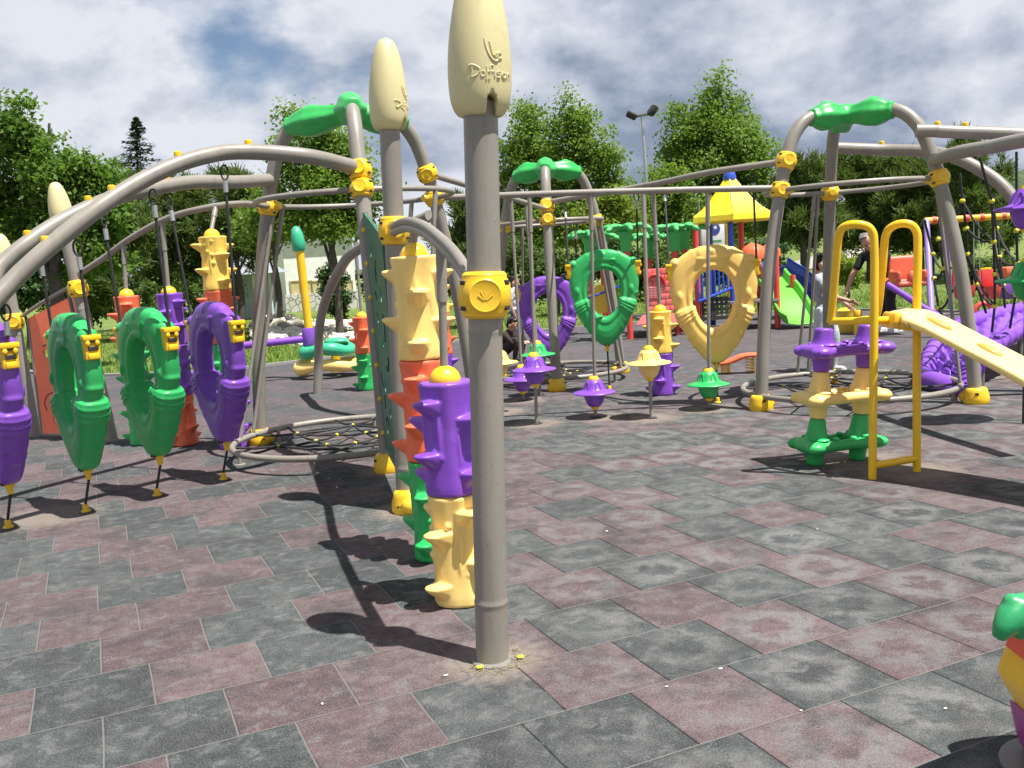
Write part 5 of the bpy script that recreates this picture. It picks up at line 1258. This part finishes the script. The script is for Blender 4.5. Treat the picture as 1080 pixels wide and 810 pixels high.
def tree(name, label, cat, Y, base_px, top, blobs_px, nc, per, sig, size, mat, r0=.14, kind='leaf', up=.5, droop=0., group=gT):
    """blobs_px: (px, py, rx_px, ry_px, depth offset)"""
    b = at(base_px, 300, Y); b.z = lawn_h(b.x, b.y); t = thing(name, b, label, cat, group); s = Y / FPX; bl = []
    for (px, py, rx, ry, dy) in blobs_px: bl.append((wpt(px, py, Y + dy), (rx * s, rx * s * .9, ry * s)))
    tp = wpt(*top, Y); trunk(t, b, tp, r0, [(.25 + .5 * k / max(1, len(bl)), V(c) - V((0, 0, r[2] * .3))) for k, (c, r) in enumerate(bl)])
    crown(bl, nc, per, sig, size, mat, t, kind=kind, up=up, droop=droop); return t
tree('chestnut_tree', 'dense round chestnut tree with big drooping leaves at the far left', 'tree', 19, 48, (52, 130), [(52, 165, 52, 58, 0), (20, 190, 45, 55, .3), (85, 200, 42, 48, -.2), (50, 235, 60, 50, 0), (10, 250, 50, 45, .4), (95, 250, 34, 40, 0), (105, 195, 22, 25, 0)], 520, 34, .16, .085, CHE, .16, up=.35, droop=.12)
# spruce: drooping tiers
def spruce(label, Y, px, tip, base, w):
    b = at(px, 300, Y); b.z = lawn_h(b.x, b.y); t = thing('spruce_tree', b, label, 'tree', gT); tp = V(wpt(px - 8, tip, Y)); s = Y / FPX; trunk(t, b, tp, .12, []); V_ = []; T_ = []
    n = 46
    for k in range(n):
        f = k / n; z = tp.z - (base - tip) * s * f; L = w * s * (f ** .8) * rng.uniform(.65, 1.1) + .05
        for j in range(5):
            a = rng.uniform(0, 6.28); d = np.array([math.cos(a), math.sin(a), 0]); m = 26
            q = rng.random(m) ** .8; cx = tp.x + (b.x - tp.x) * f
            P_ = np.array([cx, tp.y, z]) + d * (q * L)[:, None] + np.array([0, 0, 1]) * (.12 * L * (q - 1.6 * q * q))[:, None] + rng.normal(0, .03, (m, 3))
            V_.append(leaves_at(P_, np.tile(np.array([0, 0, 1.]), (m, 1)), .075 * (Y / 30), .5, .35)); T_.append(rng.random(m))
    v = np.concatenate(V_) - np.array(root_loc(t)); o = mesh_np('crown', v, 4, SPR, np.concatenate(T_)); o.parent = t
spruce('thin blue-green spruce with a pointed tip beside the chestnut tree', 34, 152, 126, 270, 60)
def pine(label, Y, px, blobs, nc=320, per=26, mat=None, top=None, r0=.14):
    blobs = [(x, min(y, 236 + 6 * ((i * 3) % 3)), rx, min(ry, 27) if y > 225 else ry, d) if x > 800 else (x, y, rx, ry, d) for i, (x, y, rx, ry, d) in enumerate(blobs)]
    tree('pine_tree', label, 'tree', Y, px, top or (blobs[0][0], blobs[0][1]), blobs, int(nc * 1.7), per, .0088 * Y, .0013 * Y, mat or PIN, r0, 'needle', .55)
pine('bushy pine behind the chestnut and the orange board, farthest left of the pines', 27, 120, [(120, 225, 34, 38, 0), (112, 275, 42, 36, .4), (140, 250, 28, 36, 0), (100, 300, 34, 28, 0)])
pine('bushy pine behind the purple-topped spiky column', 30, 185, [(185, 215, 40, 36, 0), (170, 260, 42, 40, .5), (205, 255, 36, 36, 0), (186, 290, 40, 20, 0)], 380)
pine('bushy pine behind the yellow-topped spiky column', 29, 248, [(250, 222, 34, 36, 0), (236, 262, 34, 36, .2), (268, 250, 26, 40, 0), (255, 205, 20, 20, 0)], 340)
tree('poplar_tree', 'leafy poplar seen through the left climbing tower below its green hub', 'tree', 24, 353, (338, 140), [(335, 155, 34, 32, 0), (312, 168, 26, 38, .5), (360, 175, 30, 34, 0), (330, 205, 44, 34, 0), (375, 215, 28, 34, .3), (300, 225, 30, 30, 0), (345, 230, 40, 22, 0), (308, 130, 10, 18, 0)], 420, 30, .26, .085, POP, .11)
tree('poplar_tree', 'slim leafy tree in front of the pale house, trunk bare below', 'tree', 27, 288, (290, 215), [(285, 222, 30, 24, 0), (270, 238, 22, 18, 0), (310, 236, 24, 18, 0)], 150, 26, .22, .085, POP, .1)
tree('poplar_tree', 'pointed poplar just right of the big cream cap, upper part paler', 'tree', 38, 562, (560, 112), [(560, 135, 22, 34, 0), (548, 170, 26, 40, 0), (575, 178, 26, 40, .5), (556, 215, 36, 34, 0), (535, 225, 20, 36, 0), (560, 250, 40, 22, 0)], 420, 26, .33, .115, POP, .16)
tree('poplar_tree', 'taller poplar left of the lamp mast with an open ragged top', 'tree', 36, 615, (612, 108), [(612, 128, 16, 34, 0), (602, 160, 28, 36, 0), (628, 165, 22, 36, 0), (612, 200, 38, 34, .4), (640, 205, 20, 28, 0), (600, 232, 36, 26, 0), (642, 165, 8, 14, 0), (596, 118, 7, 22, 0)], 430, 26, .32, .11, POP, .16)
tree('young_tree', 'bright yellow-green young tree behind the palm tops, left of the lamp mast', 'tree', 26, 640, (640, 205), [(640, 225, 26, 22, 0), (655, 236, 20, 14, 0), (620, 240, 22, 14, 0)], 170, 26, .22, .075, YGR, .07)
tree('poplar_tree', 'biggest poplar, broad crown behind the yellow canopy', 'tree', 38, 765, (758, 88), [(757, 108, 20, 30, 0), (745, 140, 34, 34, 0), (778, 135, 26, 36, .3), (720, 150, 24, 40, 0), (795, 165, 26, 34, 0), (712, 185, 22, 36, 0), (755, 185, 48, 40, 0), (805, 205, 22, 30, 0), (725, 225, 34, 30, 0), (775, 230, 46, 28, 0), (700, 215, 18, 26, 0)], 760, 28, .34, .115, POP, .2)
tree('poplar_tree', 'smaller poplar hiding the foot of the biggest one, left of the canopy', 'tree', 33, 712, (705, 175), [(708, 200, 20, 26, 0), (695, 225, 22, 24, 0), (722, 232, 24, 22, 0)], 170, 26, .28, .1, POP, .1)
pine('dark pine just right of the biggest poplar, behind the grey tower leg', 30, 846, [(846, 190, 24, 30, 0), (838, 225, 30, 34, .3), (862, 225, 28, 36, 0), (850, 260, 38, 26, 0)], 330)
pine('dark pine with two tops behind the green hub of the right-hand tower', 32, 918, [(905, 185, 24, 26, 0), (940, 182, 22, 26, 0), (918, 218, 40, 34, .4), (895, 245, 34, 30, 0), (945, 240, 30, 34, 0)], 430)
pine('dark pine between the two yellow hoops and the purple swing legs', 31, 970, [(965, 200, 20, 26, 0), (985, 205, 20, 24, 0), (970, 240, 38, 34, 0), (990, 262, 30, 26, .4)], 330)
pine('dark pine behind the heavy beams, top just over the tower leg', 29, 1022, [(1018, 160, 18, 24, 0), (1012, 195, 28, 34, 0), (1034, 200, 22, 36, 0), (1022, 240, 34, 34, .3), (1016, 275, 26, 24, 0)], 360)
pine('slim dark pine beyond the rope net near the right edge', 34, 1060, [(1058, 232, 16, 24, 0), (1066, 262, 18, 30, 0), (1056, 285, 16, 20, 0)], 200)
pine('dark pine between the two cream-capped posts, low behind the handrail', 24, 482, [(486, 232, 18, 22, 0), (474, 258, 24, 26, 0), (500, 262, 24, 28, .3), (488, 288, 28, 18, 0)], 280)
# lower hedge of dark shrubs along the far lawn
gHd = 'dark shrubs along the far edge of the lawn'
hedge = [(20, 285, 34, 30, 'dark shrub low at the far left under the chestnut'), (75, 312, 26, 22, 'dark shrub right behind the orange climbing board'), (220, 288, 28, 22, 'dark shrub behind the tallest rear spiky column'),
         (415, 285, 22, 26, 'dark shrub behind the dark green climbing board'), (545, 275, 30, 26, 'dark shrub behind the rear hats'), (585, 280, 30, 22, 'dark shrub below the tall poplar left of the lamp'), (640, 270, 26, 18, 'dark shrub behind the palm tops'), (690, 280, 24, 22, 'dark shrub at the foot of the lamp mast'),
         (745, 270, 36, 24, 'dark shrub right under the yellow canopy'), (800, 268, 28, 26, 'dark shrub behind the orange domes'), (1045, 300, 18, 16, 'small dark shrub below the bank at the right')]
for k, (px, py, rx, ry, lab) in enumerate(hedge):
    Y = 26 + (k * 7 % 5); b = at(px, 300, Y); b.z = lawn_h(b.x, b.y); t = thing('dark_shrub', b, lab, 'shrub', gHd); s = Y / FPX
    c = at(px, py, Y); bl = [((c.x, c.y, c.z), (rx * s, rx * s * .8, ry * s)), ((c.x - rx * s * .5, c.y, max(.4, c.z - ry * s * .7)), (rx * s * .7, rx * s * .6, ry * s * .8)), ((c.x + rx * s * .6, c.y, max(.4, c.z - ry * s * .6)), (rx * s * .6, rx * s * .6, ry * s * .8))]
    trunk(t, b, (c.x, c.y, max(.5, c.z)), .06, []); crown(bl, 120, 28, .18, .085, SHR if k % 3 else HOL, t, name='foliage')
for px, py, r_, Y, lab in ((154, 309, 15, 22, 'clipped round shrub between the orange and purple column tops'), (206, 308, 16, 22, 'clipped round shrub just right of the purple column top')):
    b = at(px, 320, Y); b.z = 0; t = thing('round_shrub', b, lab, 'shrub', 'clipped shrubs on the lawn'); c = at(px, py, Y); s = Y / FPX; trunk(t, b, c, .04, []); crown([((c.x, c.y, c.z), (r_ * s, r_ * s, r_ * s)), ((c.x, c.y, c.z * .5), (r_ * s * 1.05, r_ * s, c.z * .5))], 110, 30, .07, .04, SHR, t, name='foliage')
b = at(892, 300, 24); b.z = lawn_h(b.x, b.y); t = thing('bright_bush', b, 'bright yellow-green bush on the lawn between the boy and the man', 'shrub'); c = at(891, 282, 24); trunk(t, b, c, .04, []); crown([((c.x, c.y, c.z), (.34, .3, .36)), ((c.x + .1, c.y, c.z - .3), (.3, .3, .3))], 90, 26, .1, .05, YGR, t, name='foliage')
Y = 30; b = at(354, 330, Y); b.z = lawn_h(b.x, b.y); t = thing('thuja', b, 'dark egg-shaped clipped conifer in front of the pale house', 'shrub'); c = at(354, 300, Y); s = Y / FPX
trunk(t, b, c, .06, []); crown([((c.x, c.y, c.z), (15 * s, 14 * s, 30 * s)), ((c.x, c.y, c.z - 14 * s), (16 * s, 15 * s, 22 * s))], 240, 34, .09, .05, HOL, t, name='foliage', up=.7)

# ------------------------------------------------------------------ pale house, pavilion, rockery, fence, lamp
HY = 41.0; a = at(305, 330, HY); e = at(378, 330, HY); W = e.x - a.x; hb_ = thing('pale_house', ((a.x + e.x) / 2, HY, 0), 'pale rendered house with small framed windows and a rough stone base behind the thuja', 'house'); z0 = lawn_h(a.x, HY) - .1
mb = MB().box(((a.x + e.x) / 2, HY + 2.5, z0 + 1.95), (W, 5, 3.9)); mb.build('wall', paint('pale_render', (.80, .79, .74), .85), hb_, 20)
def stonemat():
    m, nt, b = nodes('rubble_stone'); co = N(nt, 'ShaderNodeTexCoord').outputs['Object']; vo = N(nt, 'ShaderNodeTexVoronoi', feature='DISTANCE_TO_EDGE'); vo.inputs['Scale'].default_value = 3.2; nt.links.new(co, vo.inputs['Vector']); vc = N(nt, 'ShaderNodeTexVoronoi'); vc.inputs['Scale'].default_value = 3.2; nt.links.new(co, vc.inputs['Vector'])
    c = mixc(nt, noise(nt, co, 3, 4), (.42, .40, .36), (.66, .64, .6)); c = mixc(nt, ramp(nt, vo.outputs[0], [(.02, 1), (.06, 0)]), c, (.12, .11, .1)); nt.links.new(c, b.inputs['Base Color']); b.inputs['Roughness'].default_value = .9; return m
MB().box(((a.x + e.x) / 2 + .05, HY - .06, z0 + .42), (W + .3, .12, .85)).build('stone_base', stonemat(), hb_, 20)
for px in (312, 324, 334, 367):
    q = at(px, 304, HY); fr = MB()
    for dx in (-.21, .21): fr.box((q.x + dx, HY - .015, q.z), (.06, .05, .66))
    for dz in (-.3, .3): fr.box((q.x, HY - .016, q.z + dz), (.36, .05, .06))
    f = fr.build('window', paint('tan_frame', (.35, .27, .15), .6), hb_, 20); MB().box((q.x, HY - .005, q.z), (.36, .02, .54)).build('pane', paint('cream_pane', (.55, .48, .26), .3), f, 20)
rf = MB(); hx = (a.x + e.x) / 2
rf.add([(a.x - .4, HY - .5, z0 + 3.85), (e.x + .4, HY - .5, z0 + 3.85), (e.x + .4, HY + 5.5, z0 + 3.85), (a.x - .4, HY + 5.5, z0 + 3.85), (a.x + .6, HY + 2.5, z0 + 5.2), (e.x - .6, HY + 2.5, z0 + 5.2)], [(0, 1, 5, 4), (1, 2, 5), (2, 3, 4, 5), (3, 0, 4), (3, 2, 1, 0)]); rf.build('roof', paint('brown_tile', (.22, .10, .06), .85), hb_, 20)
hb_.rotation_euler.z = R(20)
q = at(263, 305, 36); t = thing('pavilion', (q.x, 36, 0), 'grey-roofed open pavilion behind the left tower leg, beside the pale house', 'pavilion')
s = 36 / FPX
for dx in (-.9, -.3, .3, .9): MB().tube([(q.x + dx, 35.6, 0), (q.x + dx, 35.6, 1.75)], .05, 8).build('post', paint('pav_white', (.6, .62, .66), .6), t)
MB().box((q.x, 36.8, .9), (1.8, .1, 1.7)).build('wall', paint('pav_wall', (.4, .44, .5), .7), t, 20)
MB().add([(q.x - 1.3, 35.2, 1.75), (q.x + 1.2, 35.2, 1.75), (q.x + 1.2, 37.6, 1.75), (q.x - 1.3, 37.6, 1.75), (q.x - .1, 36.4, 2.65)], [(0, 1, 4), (1, 2, 4), (2, 3, 4), (3, 0, 4), (3, 2, 1, 0)]).build('roof', paint('grey_roof', (.30, .33, .36), .6), t, 20)
# rockery: individual stones heaped on the lawn, and the pale path at the right
STONE = paint('pale_stone', (.64, .60, .52), .9, 0, .3); rr = random.Random(4); sm = []
for k in range(5):
    bm = bmesh.new(); bmesh.ops.create_icosphere(bm, subdivisions=2, radius=1)
    for vv in bm.verts: vv.co *= rr.uniform(.75, 1.15); vv.co.z *= .6
    me = bpy.data.meshes.new('stone'); bm.to_mesh(me); bm.free(); me.materials.append(STONE); sm.append(me)
for k in range(170):
    f = rr.random(); px = 272 + 115 * f; Y = rr.uniform(22.5, 31) - 2 * f; q = at(px, 340, Y); o = bpy.data.objects.new('stone', sm[k % 5]); col.objects.link(o); r_ = rr.uniform(.08, .3) * (1.2 - .5 * f)
    hz = max(0, .75 * (1 - f) * math.exp(-((Y - 27) / 3) ** 2)); o.location = (q.x, Y, lawn_h(q.x, Y) + hz * rr.random() * .8 + .03); o.scale = (r_, r_ * .9, r_ * .8); o.rotation_euler = (rr.uniform(-.3, .3), rr.uniform(-.3, .3), rr.uniform(0, 6))
    tag(o, 'pale stone in the rockery heaped on the lawn before the house', 'stone', 'pale stones of the rockery')
mb = MB(); NX = 24
vs = [];
for j in range(9):
    for i in range(NX):
        f = i / (NX - 1); px = 262 + 130 * f; Y = 22 + 10 * j / 8 - 2 * f; q = at(px, 340, Y); hz = .62 * (1 - f * .85) * math.exp(-((Y - 27) / 2.6) ** 2) * math.sin(PI * min(1, .12 + f)); vs.append((q.x, Y, lawn_h(q.x, Y) - .04 + hz + .07 * math.sin(i * 1.7 + j)))
mb.add(vs, [(j * NX + i, j * NX + i + 1, (j + 1) * NX + i + 1, (j + 1) * NX + i) for j in range(8) for i in range(NX - 1)])
tag(mb.build('stony_mound', grass_mat('dry_ground', (.34, .31, .22), (.52, .48, .39), (.16, .18, .06), 2), None, 180), kind='structure')
mb = MB(); p_ = [at(770, 285, 34), at(830, 279, 38), at(880, 276, 40), at(930, 276, 42)]; tag(MB().add([V((q.x, q.y + s_ * 1.6, lawn_h(q.x, q.y + s_ * 1.6) + .05)) for q in p_ for s_ in (-1, 1)], [(2 * i, 2 * i + 2, 2 * i + 3, 2 * i + 1) for i in range(3)]).build('pale_path', paint('pale_gravel', (.34, .31, .27), .9), None), kind='structure')
# low wire fence on the far lawn
for (x0, x1, Y, lab) in ((500, 640, 30, 'low pale wire fence across the far lawn behind the rear hats'),):
    a, e = at(x0, 296, Y), at(x1, 290, Y); t = thing('wire_fence', (a.x, Y, 0), lab, 'fence'); L = (e - a).length
    for k in range(8): q = a.lerp(e, k / 7); MB().tube([(q.x, Y, 0), (q.x, Y, 1.25)], .03, 8).build('post', GALV, t)
    mb = MB()
    for z in (.3, .75, 1.2): mb.tube([(a.x, Y, z), (e.x, Y, z)], .012, 6)
    mb.build('wire', GALV, t)
# lamp mast with two floodlights
Yl = 33; b = at(690, 300, Yl); b.z = lawn_h(b.x, b.y); tp = at(677, 122, Yl); t = thing('lamp_mast', b, 'tall thin lamp mast with two dark floodlight heads between the poplars', 'lamp')
MB().tube([b, b.lerp(tp, .5), tp], [.085, .06, .045], 12).build('mast', GALV, t)
s = Yl / FPX
mb = MB(); mb.bar(tp + V((-.32, 0, -.02)), tp + V((.32, 0, .06)), .1, .1, bev=.02); mb.build('bracket', STEELD, t)
for sgn, dx, dz, rz_ in ((-1, -.36, .03, .5), (1, .36, .14, -.9)):
    rot = MX.Rotation(rz_, 3, 'Y') @ MX.Rotation(.3, 3, 'X'); MB().box(tp + V((dx, -.05, dz)), (.36, .3, .2), rot, .03).build('floodlight', DARK, t); MB().box(tp + V((dx, -.05, dz)) + rot @ V((0, -.02, -.105)), (.28, .24, .012), rot).build('lens', paint('lens_grey', (.25, .27, .3), .2), t.children[-1])
# far wooded hill at the right
m, nt, b_ = nodes('far_wood'); co = N(nt, 'ShaderNodeTexCoord').outputs['Object']; nn = noise(nt, co, .35, 6, .7); nt.links.new(mixc(nt, ramp(nt, nn, [(.35, 0), (.65, 1)]), (.022, .042, .02), (.075, .115, .045)), b_.inputs['Base Color']); b_.inputs['Roughness'].default_value = 1
xs = [-60 + 4 * k for k in range(110)]; ys = [170 + 4 * k for k in range(40)]; rr = random.Random(8)
def hill(x, y): return (20 * math.exp(-((x - 185) / 75) ** 2) + 8 * math.exp(-((x - 60) / 60) ** 2)) * math.exp(-((y - 265) / 60) ** 2) + rr.uniform(0, 2.2)
mb = MB().add([(x, y, hill(x, y)) for y in ys for x in xs], [(j * len(xs) + i, j * len(xs) + i + 1, (j + 1) * len(xs) + i + 1, (j + 1) * len(xs) + i) for j in range(len(ys) - 1) for i in range(len(xs) - 1)])
tag(mb.build('hill', m, None, 0), kind='structure')
# little litter: leaves and pebbles on the rubber near the camera
LIT = paint('pale_chip', (.6, .58, .52), .8); rr = random.Random(12)
for px, py in ((703, 724), (845, 749), (997, 747), (760, 705), (835, 565), (862, 558), (655, 470), (340, 742), (470, 712), (640, 560)):
    q = gnd(px, py, .004); me = sm[rr.randrange(5)].copy(); me.materials.clear(); me.materials.append(LIT); o = bpy.data.objects.new('pebble', me); col.objects.link(o); r_ = rr.uniform(.003, .007); o.location = q; o.scale = (r_ * 1.6, r_, r_ * .7); o.rotation_euler.z = rr.uniform(0, 6)
    tag(o, 'small pale pebble lying on the rubber tiles', 'pebble', 'pebbles on the rubber tiles')
# straw-like debris round the centre post and the two yellow flowers beside it
mb = MB()
for k in range(240):
    base_ = bA if k < 150 else bB; a = rr.uniform(-2.6, .9); r_ = rr.uniform(.065, .14) if k < 150 else rr.uniform(.1, .22); p = base_ + V((math.cos(a) * r_, math.sin(a) * r_, .004)); d = V((rr.uniform(-1, 1), rr.uniform(-1, 1), rr.uniform(0, .3))).normalized() * rr.uniform(.008, .025); mb.tube([p, p + d], .0011, 4)
tag(mb.build('straw', paint('dry_straw', (.34, .30, .19), .9), None), 'dry straw bits gathered round the feet of the capped posts', 'debris', kind='stuff')
for px, py in ((506, 705), (549, 694)):
    q = gnd(px, py, .006); o = MB().lathe([(.004, 0), (.013, .004), (.014, .008), (.006, .01)], q, (0, 0, 1), 12, lambda a, h: 1 + .2 * math.cos(6 * a)).build('fallen_blossom', plastic('blossom_yellow', (.8, .7, .05), .6)); tag(o, 'small yellow blossom fallen %s the centre post' % ('just left of' if px < 520 else 'just right of'), 'blossom')

# ------------------------------------------------------------------ daylight
SUN = V((.335, -.215, .94)).normalized()
el = math.asin(SUN.z); az = math.atan2(SUN.x, SUN.y)
sd = bpy.data.lights.new('sun', 'SUN'); sd.energy = 5.0; sd.angle = R(.5); sd.color = (1, .965, .91); so = bpy.data.objects.new('sun', sd); col.objects.link(so); so.rotation_euler = (-SUN).to_track_quat('-Z', 'Y').to_euler(); so.location = (5, -3, 12)
w = bpy.data.worlds.new('World'); sc.world = w; w.use_nodes = True; nt = w.node_tree; bg = nt.nodes['Background']; bg.inputs['Strength'].default_value = .1
sk = N(nt, 'ShaderNodeTexSky', sky_type='NISHITA'); sk.sun_disc = False; sk.sun_elevation = el; sk.sun_rotation = az; sk.altitude = 900; sk.air_density = 1.0; sk.dust_density = .6
tc = N(nt, 'ShaderNodeTexCoord').outputs['Generated']; sp = N(nt, 'ShaderNodeSeparateXYZ'); nt.links.new(tc, sp.inputs[0])
zz = mth(nt, 'ADD', mth(nt, 'MAXIMUM', sp.outputs[2], 0.0), .22)
cv = N(nt, 'ShaderNodeCombineXYZ'); nt.links.new(mth(nt, 'MULTIPLY', sp.outputs[0], 1.6), cv.inputs[0]); nt.links.new(mth(nt, 'MULTIPLY', sp.outputs[1], 1.6), cv.inputs[1]); nt.links.new(mth(nt, 'MULTIPLY', sp.outputs[2], 2.7), cv.inputs[2])
mp = N(nt, 'ShaderNodeMapping'); mp.inputs['Location'].default_value = (3.7, 1.3, .0); nt.links.new(cv.outputs[0], mp.inputs[0]); cvec = mp.outputs[0]
sh = N(nt, 'ShaderNodeVectorMath', operation='ADD'); sh.inputs[1].default_value = (.035, -.02, .07); nt.links.new(cvec, sh.inputs[0])
n1 = noise(nt, cvec, 2.6, 11, .55, .1); n1b = noise(nt, sh.outputs[0], 2.6, 11, .55, .1); n2 = noise(nt, cvec, 1.3, 4, .45, .1); n3 = noise(nt, cvec, 5.5, 7, .6, .15)
def near(px, py, k0, k1):      # how close a direction is to a given part of the sky
    d = ray(px, py).normalized(); dp = N(nt, 'ShaderNodeVectorMath', operation='DOT_PRODUCT'); dp.inputs[1].default_value = d; nt.links.new(tc, dp.inputs[0])
    return ramp(nt, dp.outputs['Value'], [(math.cos(R(k0)), 0), (math.cos(R(k1)), 1)])
cover = mth(nt, 'ADD', n1, mth(nt, 'MULTIPLY_ADD', n2, .5, -.25))
cover = mth(nt, 'SUBTRACT', cover, mth(nt, 'MULTIPLY', near(215, 2, 6, 1), .32)); cover = mth(nt, 'SUBTRACT', cover, mth(nt, 'MULTIPLY', ramp(nt, sp.outputs[2], [(.45, 0), (.9, 1)]), .22)); cover = mth(nt, 'ADD', cover, mth(nt, 'MULTIPLY', near(800, 40, 26, 14), .16))
cmask = ramp(nt, cover, [(.20, 0), (.36, 1)])
bright = mth(nt, 'ADD', mth(nt, 'ADD', mth(nt, 'MULTIPLY', n2, .40), mth(nt, 'MULTIPLY', n1, .78)), mth(nt, 'MULTIPLY_ADD', mth(nt, 'SUBTRACT', n1, n1b), 1.35, .105))
bright = mth(nt, 'ADD', bright, mth(nt, 'MULTIPLY', near(330, 200, 16, 3), .05)); bright = mth(nt, 'ADD', bright, mth(nt, 'MULTIPLY', near(450, -30, 9, 2), .16)); bright = mth(nt, 'ADD', bright, mth(nt, 'MULTIPLY', near(850, 95, 2.2, .5), .12))
bright = mth(nt, 'ADD', bright, mth(nt, 'MULTIPLY', near(60, 210, 10, 2), .03)); bright = mth(nt, 'SUBTRACT', bright, mth(nt, 'MULTIPLY', near(760, 55, 13, 4), .15)); bright = mth(nt, 'SUBTRACT', bright, mth(nt, 'MULTIPLY', near(1010, 60, 10, 3), .12)); bright = mth(nt, 'ADD', bright, mth(nt, 'MULTIPLY', near(1000, 160, 9, 2), .05))
ccol = ramp(nt, bright, [(.40, (1.6, 1.92, 2.6)), (.50, (2.25, 2.6, 3.3)), (.62, (3.2, 3.5, 4.1)), (.82, (4.6, 4.8, 5.25))])
skc = mixc(nt, 1.0, sk.outputs[0], (.62, .62, .62), 'MULTIPLY')
nt.links.new(mixc(nt, 1.0, mixc(nt, cmask, skc, ccol), ramp(nt, sp.outputs[2], [(.40, 1.0), (.75, .6)]), 'MULTIPLY'), bg.inputs['Color'])
vs_ = sc.view_settings; vs_.view_transform = 'Standard'; vs_.look = 'None'; vs_.exposure = 0.76; vs_.gamma = 1; vs_.use_curve_mapping = False
sc.cycles.max_bounces = 6; sc.cycles.transparent_max_bounces = 8; sc.cycles.use_denoising = True
sc.cycles.sample_clamp_indirect = 6
